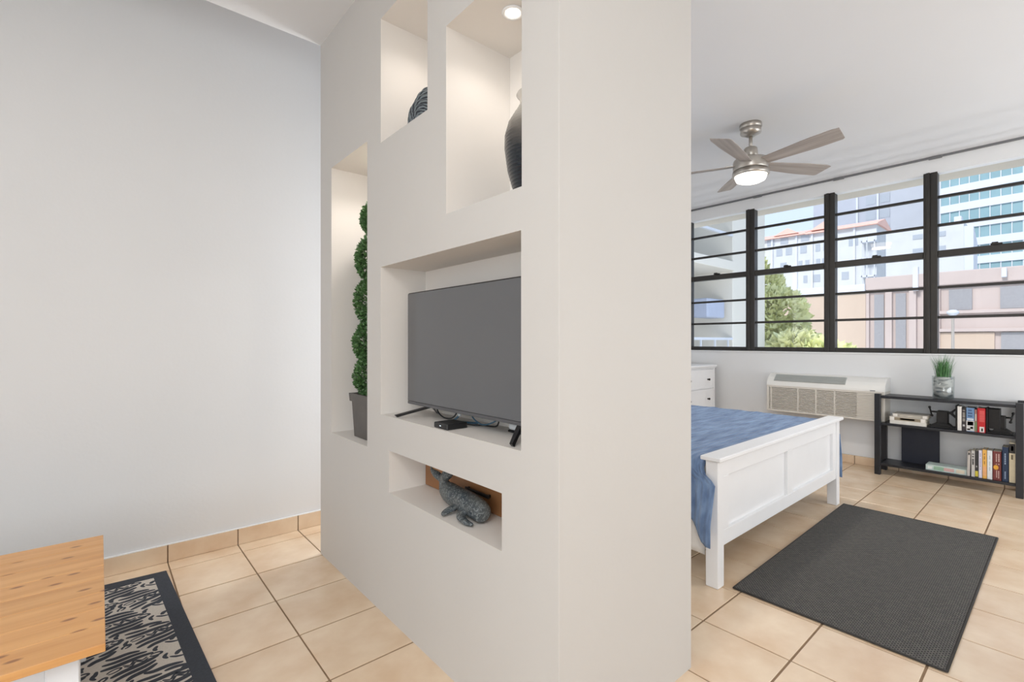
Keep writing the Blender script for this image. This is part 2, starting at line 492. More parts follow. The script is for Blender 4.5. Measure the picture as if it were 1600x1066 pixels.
MB().lathe([(.117, 2.63), (.117, 2.60), (.108, 2.578), (.08, 2.565), (0, 2.56)], *F, n=32).build('lamp_lens', M['fan_lamp'], fan, True)

lamp('fan_lamp_light', 'AREA', (F[0], F[1], 2.553), 14, (1, 0.93, 0.84), (0, 0, 0), shape='DISK', size=0.2)

def blade_mesh():
    b = MB()
    N = 14
    th = 0.006
    top, bot = [], []
    for i in range(N + 1):
        t = i / N
        x = 0.10 + 0.60 * t
        hw = (0.046 + 0.028 * min(1, t * 1.6)) * (1 if i < N else 0.86)
        xo = 0.03 if i == N else 0.0
        tilt = math.radians(-13)
        row = []
        for s_, xx in ((-1, x), (1, x - xo * 0.9 * (1 if i == N else 0))):
            row.append((xx, s_ * hw * math.cos(tilt), s_ * hw * math.sin(tilt)))
        top.append(row)
    vs, fs = [], []
    for r in top:
        for p in r: vs.append((p[0], p[1], p[2] + th / 2)); vs.append((p[0], p[1], p[2] - th / 2))
    for i in range(N):
        a = i * 4; c = a + 4
        fs += [(a, c, c + 2, a + 2), (a + 1, a + 3, c + 3, c + 1), (a, a + 1, c + 1, c), (a + 2, c + 2, c + 3, a + 3)]
    fs += [(0, 2, 3, 1), (N * 4, N * 4 + 1, N * 4 + 3, N * 4 + 2)]
    b.poly(vs, fs)
    return b
bl0 = None
for k in range(5):
    a = math.radians(-30 + 72 * k)
    if bl0 is None:
        bl0 = blade_mesh().build('fan_blade', M['blade'], None); bl0.parent = fan; ob = bl0
        br0 = MB().box(.08, .19, -.022, .022, .004, .012, bevel=.002, rot=Matrix.Rotation(math.radians(-13), 3, 'X'), piv=(0, 0, 0)).build('blade_bracket', M['nickel'], None); br0.parent = bl0
    else:
        ob = mesh_copy(bl0, (0, 0, 0), fan); mesh_copy(br0, (0, 0, 0), ob)
    ob.location = (0, 0, 2.705 - ZC); ob.rotation_euler = (0, 0, a)

# ------------------------------------------------------------------ niche downlights
def downlight(x, y, z, label, power):
    t = thing('recessed_downlight', label, 'downlight', (x, y, z), 'niche downlights')
    MB().lathe([(.026, z - .0005), (.040, z - .0005), (.041, z - .004), (.036, z - .007), (.027, z - .004), (.026, z - .0005)], x, y).build('trim_ring', M['trim_white'], t, True)
    MB().lathe([(.0265, z - .001), (.0265, z - .003), (.018, z - .006), (0, z - .007)], x, y).build('lamp_lens', M['lamp_on'], t, True)
    lamp('niche_spot', 'SPOT', (x, y, z - 0.02), power, (1.0, 0.92, 0.84), (0, 0, 0), spot_size=math.radians(150), spot_blend=0.7, shadow_soft_size=0.03)
downlight(1.145, 1.325, 2.472, 'round lit downlight in the ceiling of the tall vase niche', 2.4)
downlight(1.15, 2.40, 2.257, 'round lit downlight above the spiral topiary in the left niche', 7.5)
downlight(1.16, 1.86, 2.785, 'round lit downlight above the dark ridged shell sculpture', 2.8)

# ------------------------------------------------------------------ topiary
TX, TY = 1.160, 2.462
top = thing('potted_topiary', 'green boxwood ball topiary in a square dark zinc planter in the tall niche', 'topiary', (TX, TY, 0.748))
p = MB()
def ringq(hw, z): return [(TX - hw, TY - hw, z), (TX + hw, TY - hw, z), (TX + hw, TY + hw, z), (TX - hw, TY + hw, z)]
lv = [ringq(.098, .749), ringq(.108, .94), ringq(.117, .942), ringq(.120, .985), ringq(.106, .985), ringq(.102, .955)]
vs = [v for r in lv for v in r]
fs = [(3, 2, 1, 0), (20, 21, 22, 23)]
for i in range(5):
    for k in range(4): fs.append((i * 4 + k, i * 4 + (k + 1) % 4, i * 4 + 4 + (k + 1) % 4, i * 4 + 4 + k))
p.poly(vs, fs).build('planter', M['planter'], top)
box(TX - .10, TX + .10, TY - .10, TY + .10, .94, .962, bevel=.01).build('moss', M['soil'], top)
MB().sweep([(TX, TY, .95), (TX + .005, TY + .004, 1.3), (TX - .004, TY, 1.7), (TX, TY, 1.98)], .011, 8).build('trunk', M['trunk'], top, True)
def foliage(cx, cy, cz, rx, ry, rz, n, size, seed):
    r = random.Random(seed)
    vs, fs = [], []
    for i in range(n):
        u, v = r.uniform(-1, 1), r.uniform(0, 2 * PI)
        s_ = math.sqrt(1 - u * u)
        d = Vector((s_ * math.cos(v), s_ * math.sin(v), u))
        k = r.uniform(0.80, 1.03)
        pos = Vector((cx + d.x * rx * k, cy + d.y * ry * k, cz + d.z * rz * k))
        ax = (d + Vector((r.uniform(-1, 1), r.uniform(-1, 1), r.uniform(-.4, 1))) * 0.75).normalized()
        sd = ax.cross(Vector((r.uniform(-1, 1), r.uniform(-1, 1), r.uniform(-1, 1)))).normalized()
        L = size * r.uniform(0.7, 1.2); W = L * 0.34
        nn = ax.cross(sd) * W * 0.3
        b0 = len(vs)
        vs += [pos, pos + ax * L * .5 + sd * W + nn, pos + ax * L, pos + ax * L * .5 - sd * W + nn]
        fs += [(b0, b0 + 1, b0 + 2), (b0, b0 + 2, b0 + 3)]
    return MB().poly(vs, fs)
for i, (z, r_) in enumerate(((1.078, .132), (1.262, .134), (1.487, .128), (1.718, .122), (1.935, .092))):
    o = foliage(TX, TY, z, r_ * .90, r_ * 1.24, r_ * (1.0 if i < 2 else 1.10), 3600, .019, 11 + i).build('foliage_ball', M['leaf'], top, False, recalc=False)
    o['kind'] = 'stuff'

# ------------------------------------------------------------------ ridged shell sculpture (upper left niche)
def shell():
    """half-disc of nested arched ridges, bulging to both faces"""
    b = bmesh.new()
    NA, NR = 48, 44
    cx, cy, z0 = 1.135, 1.868, 2.204
    def outline(a):
        r = 1.0 / math.sqrt((math.cos(a) / .158) ** 2 + (math.sin(a) / .205) ** 2)
        return r * (1 + .035 * math.sin(9 * a) * math.sin(a) + .05 * math.sin(3.0 * a))
    for side in (-1, 1):
        g = []
        for i in range(NA + 1):
            a = PI * i / NA
            row = []
            for k in range(NR + 1):
                q = k / NR; r = outline(a) * q
                th = .085 * math.sqrt(max(0, 1 - q ** 2.4)) * (.75 + .25 * math.sin(a)) + .006
                if k < NR: th += .0045 * math.cos(q * 52 + 1.5 * math.sin(5 * a))
                row.append(b.verts.new((cx + side * th, cy + r * math.cos(a), z0 + r * math.sin(a))))
            g.append(row)
        for i in range(NA):
            for k in range(NR):
                f = (g[i][k], g[i][k + 1], g[i + 1][k + 1], g[i + 1][k])
                b.faces.new(f if side > 0 else f[::-1])
        if side < 0: left = g
    for i in range(NA): b.faces.new((left[i][NR], g[i][NR], g[i + 1][NR], left[i + 1][NR]))
    for i in (0, NA):
        for k in range(NR): b.faces.new((left[i][k], g[i][k], g[i][k + 1], left[i][k + 1]))
    m = MB(); m.merge(b)
    bmesh.ops.remove_doubles(m.bm, verts=m.bm.verts, dist=1e-6)
    return m
def ridged_mat():
    m = mat('striated_dark_ceramic', S(60, 68, 78), 0.45)
    n, l = m.node_tree.nodes, m.node_tree.links
    b = n['Principled BSDF']
    g = n.new('ShaderNodeTexCoord')
    mp = n.new('ShaderNodeMapping'); mp.inputs['Location'].default_value = (0, 0.03, 0.0)
    l.new(g.outputs['Object'], mp.inputs['Vector'])
    wv = n.new('ShaderNodeTexWave'); wv.wave_type = 'RINGS'; wv.rings_direction = 'X'
    wv.inputs['Scale'].default_value = 26; wv.inputs['Distortion'].default_value = 1.6; wv.inputs['Detail Scale'].default_value = 1.2
    l.new(mp.outputs[0], wv.inputs['Vector'])
    r = n.new('ShaderNodeValToRGB')
    r.color_ramp.elements[0].position = .25; r.color_ramp.elements[0].color = S(40, 46, 56)
    r.color_ramp.elements[1].position = .8; r.color_ramp.elements[1].color = S(128, 138, 142)
    l.new(wv.outputs['Fac'], r.inputs['Fac']); l.new(r.outputs['Color'], b.inputs['Base Color'])
    bp = n.new('ShaderNodeBump'); bp.inputs['Strength'].default_value = .8; bp.inputs['Distance'].default_value = .004
    l.new(wv.outputs['Fac'], bp.inputs['Height']); l.new(bp.outputs['Normal'], b.inputs['Normal'])
    return m
M['ridged'] = ridged_mat()
o = shell().build('shell_sculpture', M['ridged'], None, True, at=(1.135, 1.868, 2.204))
tag(o, 'dark striated shell-shaped sculpture on the ledge of the upper niche', 'sculpture')

# ------------------------------------------------------------------ vase (upper right niche)
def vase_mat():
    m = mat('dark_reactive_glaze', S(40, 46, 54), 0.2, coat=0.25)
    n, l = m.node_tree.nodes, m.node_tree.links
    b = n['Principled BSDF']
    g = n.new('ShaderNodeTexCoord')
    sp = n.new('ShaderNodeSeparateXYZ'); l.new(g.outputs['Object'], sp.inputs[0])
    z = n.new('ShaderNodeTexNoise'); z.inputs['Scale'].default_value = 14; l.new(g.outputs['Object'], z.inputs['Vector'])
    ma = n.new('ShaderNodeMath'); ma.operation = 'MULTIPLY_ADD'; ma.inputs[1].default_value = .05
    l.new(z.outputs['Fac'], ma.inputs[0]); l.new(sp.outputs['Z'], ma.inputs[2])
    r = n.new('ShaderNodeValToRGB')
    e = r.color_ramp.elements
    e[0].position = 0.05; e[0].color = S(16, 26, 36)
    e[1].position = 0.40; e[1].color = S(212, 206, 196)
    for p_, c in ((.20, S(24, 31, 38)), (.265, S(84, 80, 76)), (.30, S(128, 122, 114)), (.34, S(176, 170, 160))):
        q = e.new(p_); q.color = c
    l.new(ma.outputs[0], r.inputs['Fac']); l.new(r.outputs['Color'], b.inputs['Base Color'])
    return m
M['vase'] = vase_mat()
VX, VY, VZ = 1.185, 1.248, 1.755
prof = [(0, VZ + .001), (.066, VZ + .001)]
key = [(0, .066), (.05, .078), (.12, .098), (.20, .109), (.245, .108), (.29, .095), (.325, .074), (.345, .060), (.362, .054), (.385, .057), (.398, .066)]
def kr(z):
    for (a, ra), (b_, rb) in zip(key, key[1:]):
        if a <= z <= b_: return ra + (rb - ra) * (z - a) / (b_ - a)
    return key[-1][1]
z = 0.002
while z < .355:
    prof.append((kr(z) + .0022, VZ + z + .004)); prof.append((kr(z + .006) + .0020, VZ + z + .0075)); prof.append((kr(z + .008) - .0026, VZ + z + .0105)); z += .012
prof += [(.054, VZ + .365), (.057, VZ + .385), (.068, VZ + .396), (.066, VZ + .400), (.050, VZ + .386), (.046, VZ + .36), (0, VZ + .33)]
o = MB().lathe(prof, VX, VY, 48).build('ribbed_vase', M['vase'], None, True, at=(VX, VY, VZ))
tag(o, 'tall ribbed glossy vase, pale shoulder fading to dark navy, in lit niche', 'vase')

# ------------------------------------------------------------------ television, box and cables
tvm = mat('television_screen', S(88, 89, 92), 0.07, spec=0.9)
tv = thing('television', 'flat black television with a blank grey screen standing in the niche', 'television', (1.10, 1.577, 0.925))
box(1.098, 1.135, 1.128, 2.025, .976, 1.494, bevel=.004).build('cabinet', M['black_plastic'], tv)
box(1.130, 1.175, 1.30, 1.86, 1.02, 1.30, bevel=.012).build('rear_housing', M['black_plastic'], tv)
box(1.0955, 1.099, 1.133, 2.020, .992, 1.489, bevel=.0008).build('screen', tvm, tv)
box(1.0952, 1.0985, 1.133, 2.020, .978, .9905, bevel=.0008).build('bottom_bezel', mat('bezel_grey', S(84, 84, 87), .4, var=.02), tv)
for (ay, ty) in ((1.835, 1.985), (1.245, 1.182)):
    for (tx, oy) in ((1.017, 0), (1.212, -0.03 if ay > 1.6 else 0.012)):
        e = .0115
        yy = ty + oy
        a, b_ = Vector((1.11, ay, .985)), Vector((tx, yy, .9275))
        f = MB()
        f.poly([a + Vector((0, -.012, 0)), a + Vector((0, .012, 0)), a + Vector((0.008, .012, -.006)), a + Vector((0.008, -.012, -.006)),
                b_ + Vector((-.005, -.007, .008)), b_ + Vector((-.005, .007, .008)), b_ + Vector((.005, .007, -.002)), b_ + Vector((.005, -.007, -.002))],
               [(0, 1, 2, 3), (7, 6, 5, 4), (0, 4, 5, 1), (1, 5, 6, 2), (2, 6, 7, 3), (3, 7, 4, 0)])
        f.build('foot', M['black_plastic'], tv)
sb = thing('streaming_box', 'small flat black streaming box on the shelf below the television', 'media box', (1.06, 1.606, .925))
box(1.013, 1.108, 1.557, 1.655, .9255, .948, bevel=.003).build('case', M['black_plastic'], sb)
box(1.0122, 1.0134, 1.603, 1.611, .936, .939).build('status_light', emit('led', (.6, .8, 1, 1), 1.0), sb)
M['cable_black'] = mat('black_cable', S(24, 26, 30), .45, var=.05)
M['cable_teal'] = mat('blue_grey_cable', S(70, 105, 128), .45, var=.05)
M['cable_white'] = mat('white_cable', S(222, 226, 228), .45, var=.02)
def cable(name, pts, r, m, label):
    o = MB().sweep(spline(pts, 7), r, 8).build(name, m, None, True, at=pts[0])
    tag(o, label, 'cable')
cable('cable', [(1.15, 1.86, .99), (1.15, 1.845, .955), (1.15, 1.80, .934), (1.15, 1.74, .936), (1.15, 1.70, .96), (1.15, 1.69, .99)], .0032, M['cable_black'], 'black cable looped under the left half of the television')
cable('cable', [(1.155, 1.675, .995), (1.15, 1.68, .955), (1.14, 1.70, .9315), (1.16, 1.66, .9285), (1.19, 1.60, .9285)], .0045, M['cable_teal'], 'blue-grey ribbon cable dropping behind the streaming box')
cable('cable', [(1.115, 1.575, .937), (1.15, 1.565, .930), (1.18, 1.54, .929), (1.18, 1.47, .934), (1.165, 1.43, .96), (1.165, 1.42, .995)], .003, M['cable_black'], 'black cable from the streaming box up behind the screen')
cable('cable', [(1.165, 1.62, .99), (1.165, 1.60, .955), (1.165, 1.55, .936), (1.165, 1.50, .940), (1.165, 1.44, .965), (1.165, 1.42, .99)], .0028, M['cable_teal'], 'blue-grey cable looped low under the middle of the television')
cable('cable', [(1.145, 1.665, .995), (1.145, 1.668, .972), (1.145, 1.664, .955)], .007, M['cable_white'], 'short white plug hanging under the television centre')
dv = thing('receiver', 'small white plastic receiver with dark base under the right of the television', 'media box', (1.19, 1.33, .925))
box(1.174, 1.236, 1.29, 1.39, .9255, .934, bevel=.003).build('base', M['black_plastic'], dv)
box(1.176, 1.234, 1.292, 1.388, .934, .958, bevel=.008, seg=2).build('case', M['cable_white'], dv)

# ------------------------------------------------------------------ whale niche: drawer at the back and whale
dr = thing('niche_drawer', 'brown wooden drawer front with black bar handle behind the whale', 'drawer', (1.20, 1.62, .578))
box(1.190, 1.2065, 1.220, 2.021, .580, .767, bevel=.002).build('drawer_front', M['niche_wood'], dr)
hd = MB().box(1.172, 1.181, 1.505, 1.670, .640, .654, bevel=.003)
for y in (1.517, 1.658): hd.box(1.180, 1.191, y - .006, y + .006, .641, .653, bevel=.002)
hd.build('handle', M['black_plastic'], dr)

def whale_mat():
    m = mat('weathered_slate_resin', S(58, 66, 72), 0.5)
    n, l = m.node_tree.nodes, m.node_tree.links
    b = n['Principled BSDF']
    g = n.new('ShaderNodeTexCoord')
    z = n.new('ShaderNodeTexNoise'); z.inputs['Scale'].default_value = 16; z.inputs['Detail'].default_value = 5
    l.new(g.outputs['Object'], z.inputs['Vector'])
    r = n.new('ShaderNodeValToRGB')
    e = r.color_ramp.elements
    e[0].position = .3; e[0].color = S(38, 52, 62); e[1].position = .72; e[1].color = S(96, 98, 96)
    l.new(z.outputs['Fac'], r.inputs['Fac'])
    z2 = n.new('ShaderNodeTexNoise'); z2.inputs['Scale'].default_value = 60; z2.inputs['Detail'].default_value = 6; z2.inputs['Distortion'].default_value = 2.5
    l.new(g.outputs['Object'], z2.inputs['Vector'])
    r2 = n.new('ShaderNodeValToRGB')
    r2.color_ramp.elements[0].position = .50; r2.color_ramp.elements[0].color = (0, 0, 0, 1)
    r2.color_ramp.elements[1].position = .62; r2.color_ramp.elements[1].color = (1, 1, 1, 1)
    l.new(z2.outputs['Fac'], r2.inputs['Fac'])
    mx = n.new('ShaderNodeMix'); mx.data_type = 'RGBA'
    mu = n.new('ShaderNodeMath'); mu.operation = 'MULTIPLY'; mu.inputs[1].default_value = .6
    l.new(r2.outputs['Color'], mu.inputs[0]); l.new(mu.outputs[0], mx.inputs['Factor'])
    l.new(r.outputs['Color'], mx.inputs['A']); mx.inputs['B'].default_value = S(150, 156, 156)
    l.new(mx.outputs['Result'], b.inputs['Base Color'])
    bp = n.new('ShaderNodeBump'); bp.inputs['Strength'].default_value = .5; bp.inputs['Distance'].default_value = .004
    l.new(z2.outputs['Fac'], bp.inputs['Height']); l.new(bp.outputs['Normal'], b.inputs['Normal'])
    return m
M['whale'] = whale_mat()
wh = MB()
Z = .580
wp_ = spline([(1.090, 1.425, Z + .040), (1.094, 1.442, Z + .042), (1.100, 1.475, Z + .045), (1.107, 1.53, Z + .048), (1.112, 1.59, Z + .048), (1.114, 1.645, Z + .048), (1.114, 1.69, Z + .056), (1.112, 1.718, Z + .070), (1.108, 1.732, Z + .090), (1.104, 1.738, Z + .108)], 4)
kn = [(0, .010), (.03, .026), (.10, .038), (.22, .042), (.36, .0445), (.55, .0445), (.68, .041), (.78, .034), (.86, .024), (.93, .0165), (1.0, .0135)]
def kv(t):
    for (a, ra), (b_, rb) in zip(kn, kn[1:]):
        if a <= t <= b_: return ra + (rb - ra) * (t - a) / (b_ - a)
    return kn[-1][1]
wh.sweep(wp_, [(kv(i / (len(wp_) - 1)) * .96, kv(i / (len(wp_) - 1))) for i in range(len(wp_))], 18)
wh.sweep(spline([(1.104, 1.737, Z + .098), (1.100, 1.752, Z + .110), (1.093, 1.774, Z + .122), (1.088, 1.792, Z + .133), (1.086, 1.798, Z + .150)], 4),
         [.012, .013, .014, .015, .016, .0165, .0165, .016, .015, .013, .0115, .010, .008, .007, .0055, .004, .003], 12)
wh.sweep(spline([(1.104, 1.737, Z + .098), (1.107, 1.722, Z + .114), (1.110, 1.703, Z + .131), (1.112, 1.686, Z + .142), (1.113, 1.672, Z + .138)], 4),
         [.012, .014, .016, .018, .0195, .021, .022, .0225, .022, .021, .020, .018, .0155, .013, .010, .007, .005], 12)
wh.sweep(spline([(1.075, 1.60, Z + .024), (1.050, 1.606, Z + .018), (1.030, 1.604, Z + .012), (1.018, 1.600, Z + .009)], 4),
         [(.020, .012), (.020, .012), (.020, .011), (.019, .011), (.018, .010), (.018, .010), (.017, .009), (.016, .009), (.015, .008), (.013, .008), (.011, .0075), (.009, .007), (.006, .006)], 12)
wh.sweep(spline([(1.075, 1.540, Z + .026), (1.050, 1.520, Z + .017), (1.042, 1.478, Z + .011), (1.046, 1.438, Z + .010)], 4),
         [(.020, .013), (.020, .012), (.020, .012), (.019, .011), (.018, .011), (.018, .010), (.017, .010), (.016, .009), (.015, .009), (.014, .008), (.012, .0075), (.009, .007), (.006, .006)], 12)
o = wh.build('whale_figurine', M['whale'], None, True, at=(1.09, 1.58, .578))
md = o.modifiers.new('skin', 'REMESH'); md.mode = 'VOXEL'; md.voxel_size = 0.0028; md.use_smooth_shade = True
sm = o.modifiers.new('smooth', 'SMOOTH'); sm.factor = .5; sm.iterations = 4
tag(o, 'slate-grey weathered whale figurine with raised tail in the low niche', 'figurine')

# ------------------------------------------------------------------ coffee table
tb = thing('coffee_table', 'low white-legged table with a knotty honey pine plank top', 'table', (-.45, 2.155, 0.009))
ty0, ty1 = 1.683, 2.632
nst = 8
for i in range(nst):
    a = ty0 + (ty1 - ty0) * i / nst; b_ = ty0 + (ty1 - ty0) * (i + 1) / nst
    box(-.93, .013, a + .0004, b_ - .0004, .438, .460, bevel=.0012).build('top_board', M['pine'], tb)
for x in (-.107, -.88):
    for y in (1.727, 2.52): box(x, x + .068, y, y + .068, .010, .4385, bevel=.003).build('leg', M['furniture_white'], tb)
ap = MB()
box(-.812, -.107, 1.747, 1.767, .345, .4385, bevel=.002).build('apron', M['furniture_white'], tb)
box(-.812, -.107, 2.548, 2.568, .345, .4385, bevel=.002).build('apron', M['furniture_white'], tb)
box(-.085, -.065, 1.795, 2.520, .345, .4385, bevel=.002).build('apron', M['furniture_white'], tb)
box(-.850, -.830, 1.795, 2.520, .345, .4385, bevel=.002).build('apron', M['furniture_white'], tb)

# ------------------------------------------------------------------ patterned rug
M['pattern'] = mat('cream_weave', S(202, 194, 184), .95, var=.06, vscale=120, bump=.3, bscale=300)
M['rug_border'] = mat('charcoal_weave', S(58, 62, 70), .95, var=.12, vscale=90, bump=.3, bscale=300)
rc = Vector((.279, 3.236, 0)); e1 = Vector((-1, .060, 0)).normalized(); e2 = Vector((.043, -1, 0)).normalized()
rg = thing('patterned_rug', 'charcoal and cream leaf-patterned rug with dark border under the low table', 'rug', (rc.x, rc.y, 0))
def slab(poly_uv, z0, z1):
    ps = [rc + e1 * u_ + e2 * v_ for u_, v_ in poly_uv]
    return MB().prism([(p_.x, p_.y) for p_ in ps], z0, z1, 'Z')
RW, RL, bw = 1.65, 2.3, .062
slab([(bw, bw), (RW - bw, bw), (RW - bw, RL - bw), (bw, RL - bw)], .0005, .0082).build('field', M['pattern'], rg)
bd = MB()
for pq in ([(0, 0), (RW, 0), (RW - bw, bw), (bw, bw)], [(0, 0), (bw, bw), (bw, RL - bw), (0, RL)], [(RW, 0), (RW, RL), (RW - bw, RL - bw), (RW - bw, bw)], [(0, RL), (bw, RL - bw), (RW - bw, RL - bw), (RW, RL)]):
    ps = [rc + e1 * u_ + e2 * v_ for u_, v_ in pq]
    bd.prism([(p_.x, p_.y) for p_ in ps], .0005, .0088, 'Z')
bd.build('border', M['rug_border'], rg)
# woven leaf print: clusters of tapered, curling strokes
pr = MB()
zz_ = [0]
rr_ = random.Random(21)
def stroke(pts, wmax, taper=.5):
    """flat ribbon through 2D points (u right-to-left, v far-to-near), pointed at both ends"""
    P = spline([(p_[0], p_[1], 0) for p_ in pts], 5)
    n_ = len(P); vs, fs = [], []
    zz_[0] = (zz_[0] + 1) % 40
    for i, p_ in enumerate(P):
        t = i / (n_ - 1)
        w__ = wmax * (max(0.0, math.sin(PI * (t * .94 + .03))) ** taper) + .0007
        d = (P[min(i + 1, n_ - 1)] - P[max(i - 1, 0)]).normalized()
        for sg in (-1, 1):
            u_, v_ = p_.x - d.y * w__ * sg, p_.y + d.x * w__ * sg
            u_ = min(max(u_, bw - .004), RW - bw + .004); v_ = min(max(v_, bw - .004), RL - bw + .004)
            q = rc + e1 * u_ + e2 * v_
            vs.append((q.x, q.y, .00835 + zz_[0] * 8e-6))
    for i in range(n_ - 1): fs.append((2 * i, 2 * i + 1, 2 * i + 3, 2 * i + 2))
    pr.poly(vs, fs)
def ring(u0, v0, ru, rv, ang, w__):
    pts = []
    for k in range(11):
        a = ang + k * 2 * PI * .9 / 10
        x_, y_ = ru * math.cos(a), rv * math.sin(a)
        pts.append((u0 + x_ * math.cos(ang) - y_ * math.sin(ang), v0 + x_ * math.sin(ang) + y_ * math.cos(ang)))
    stroke(pts, w__, .25)
def cluster(u0, v0, s_, ang):
    A = math.radians(ang)
    def T(x_, y_):
        x_ *= s_; y_ *= s_
        return (u0 + x_ * math.cos(A) - y_ * math.sin(A), v0 + x_ * math.sin(A) + y_ * math.cos(A))
    J = lambda q: rr_.uniform(-q, q)
    # parallel bowed leaves above and below a wavy stem, separated by thin pale veins
    for sd in (-1, 1):
        for k in range(3):
            y_ = sd * (.025 + .0285 * k)
            x0_ = -.088 + .012 * k + J(.006); x1_ = .078 + .006 * k - .010 * k * k + J(.008)
            bow = sd * (.006 + .002 * k)
            if k == 1 and rr_.random() < .7:      # a split leaf: two slivers
                xm_ = (x0_ + x1_) / 2
                stroke([T(x0_, y_ - bow), T((x0_ + xm_) / 2, y_ + bow), T(xm_ - .006, y_ + bow * 1.3)], .0092 * s_)
                stroke([T(xm_ + .004, y_ - .002), T((x1_ + xm_) / 2, y_ + bow), T(x1_, y_ + bow * 2.2)], .0088 * s_)
            else:
                stroke([T(x0_, y_ - bow), T(x0_ * .4, y_ + bow * .6), T(x1_ * .45, y_ + bow), T(x1_, y_ + bow * 2.4)], (.0114 + J(.001)) * s_, .5)
    for off in (-.006, .006):
        stroke([T(-.060, off), T(-.040, off + .009), T(-.020, off - .009), T(0, off + .009), T(.020, off - .006)], .0036 * s_, .2)
    c_ = T(.052, .0); ring(c_[0], c_[1], .024 * s_, .0105 * s_, A + .15, .0036 * s_)
    c_ = T(-.088, .002); ring(c_[0], c_[1], .020 * s_, .011 * s_, A - .2, .0046 * s_)
    c_ = T(.098, .03); ring(c_[0], c_[1], .017 * s_, .009 * s_, A + .5, .0042 * s_)
    stroke([T(.092, -.05), T(.104, -.026), T(.120, -.012)], .0075 * s_)
    stroke([T(-.115, -.055), T(-.098, -.036), T(-.10, -.02)], .0075 * s_)
    stroke([T(-.118, .03), T(-.10, .05), T(-.104, .072)], .0070 * s_)
row = 0
v0 = .10
while v0 < RL - .05:
    u0 = .13 + (.0 if row % 2 else .103)
    while u0 < RW - .04:
        cluster(u0 + rr_.uniform(-.008, .008), v0 + rr_.uniform(-.006, .006), 1.0 + rr_.uniform(-.05, .05), 13 + rr_.uniform(-8, 8))
        u0 += .206
    v0 += .190; row += 1
# leaf tips growing in from the border
v0 = .1
while v0 < RL - .1:
    stroke([(bw - .004, v0), (bw + .012, v0 + .012), (bw + .02, v0 + .03)], .009); stroke([(bw - .004, v0 + .05), (bw + .02, v0 + .045), (bw + .042, v0 + .03)], .006)
    v0 += .128
bmesh.ops.delete(pr.bm, geom=[f for f in pr.bm.faces if f.calc_area() < 1e-7], context='FACES_ONLY')
pr.build('leaf_print', M['rug_border'], rg, recalc=False)['kind'] = 'stuff'

# ------------------------------------------------------------------ bedroom rug
def weave_mat():
    m = mat('grey_basket_weave', S(70, 69, 67), 0.95)
    n, l = m.node_tree.nodes, m.node_tree.links
    b = n['Principled BSDF']
    g = n.new('ShaderNodeTexCoord')
    mp = n.new('ShaderNodeMapping'); mp.inputs['Rotation'].default_value = (0, 0, math.radians(90))
    l.new(g.outputs['Object'], mp.inputs['Vector'])
    br = n.new('ShaderNodeTexBrick')
    br.inputs['Scale'].default_value = 18; br.inputs['Brick Width'].default_value = .30; br.inputs['Row Height'].default_value = .17
    br.inputs['Mortar Size'].default_value = .042; br.inputs['Mortar Smooth'].default_value = .6
    br.inputs['Color1'].default_value = S(126, 122, 116); br.inputs['Color2'].default_value = S(106, 104, 101); br.inputs['Mortar'].default_value = S(40, 39, 39)
    l.new(mp.outputs[0], br.inputs['Vector'])
    z = n.new('ShaderNodeTexNoise'); z.inputs['Scale'].default_value = 260; l.new(g.outputs['Object'], z.inputs['Vector'])
    mx = n.new('ShaderNodeMix'); mx.data_type = 'RGBA'; mx.blend_type = 'MULTIPLY'; mx.inputs['Factor'].default_value = .35
    l.new(br.outputs['Color'], mx.inputs['A']); l.new(z.outputs['Color'], mx.inputs['B'])
    l.new(mx.outputs['Result'], b.inputs['Base Color'])
    bp = n.new('ShaderNodeBump'); bp.inputs['Strength'].default_value = .7; bp.inputs['Distance'].default_value = .003; bp.invert = True
    l.new(br.outputs['Fac'], bp.inputs['Height']); l.new(bp.outputs['Normal'], b.inputs['Normal'])
    return m
br_ = thing('woven_rug', 'dark grey woven rectangular rug on the tiles at the foot of the bed', 'rug', (3.415, .714, 0))
MB().prism([(2.466, 1.116), (4.368, 1.133), (4.362, .303), (2.462, .309)], .0005, .0085, 'Z').build('field', weave_mat(), br_)
hm = MB()
for a, b_ in (((2.462, 1.120), (4.373, 1.137)), ((4.373, 1.137), (4.367, .298)), ((4.367, .298), (2.457, .304)), ((2.457, .304), (2.462, 1.120))):
    hm.sweep([(a[0], a[1], .0058), (b_[0], b_[1], .0058)], .0052, 8)
hm.build('hem', mat('dark_rug_binding', S(62, 60, 58), .95, var=.1, vscale=80), br_, True)

# ------------------------------------------------------------------ bed
bed = thing('bed', 'white panelled wooden bed seen from its low footboard', 'bed', (3.38, 2.2, 0))
FW = M['furniture_white']
fy0, fy1 = 1.165, 1.232
xl, xr = 2.388, 4.372
for xa in (xl, xr - .066): box(xa, xa + .066, fy0, fy1, .0008, .655, bevel=.003).build('leg', FW, bed)
box(xl - .022, xr + .022, fy0 - .022, fy1 + .018, .655, .677, bevel=.004).build('cap_rail', FW, bed)
i0, i1 = xl + .066, xr - .066
box(i0, i1, fy0 + .007, fy1 - .007, .565, .655, bevel=.002).build('upper_rail', FW, bed)
box(i0, i1, fy0 + .007, fy1 - .007, .205, .285, bevel=.002).build('lower_rail', FW, bed)
xm = (i0 + i1) / 2
box(xm - .045, xm + .045, fy0 + .007, fy1 - .007, .285, .565, bevel=.002).build('centre_stile', FW, bed)
for a, b_ in ((i0, i0 + .07), (i1 - .07, i1)): box(a, b_, fy0 + .007, fy1 - .007, .285, .565, bevel=.002).build('side_stile', FW, bed)
for a, b_ in ((i0 + .07, xm - .045), (xm + .045, i1 - .07)): box(a, b_, fy0 + .026, fy1 - .020, .285, .565).build('panel', FW, bed)
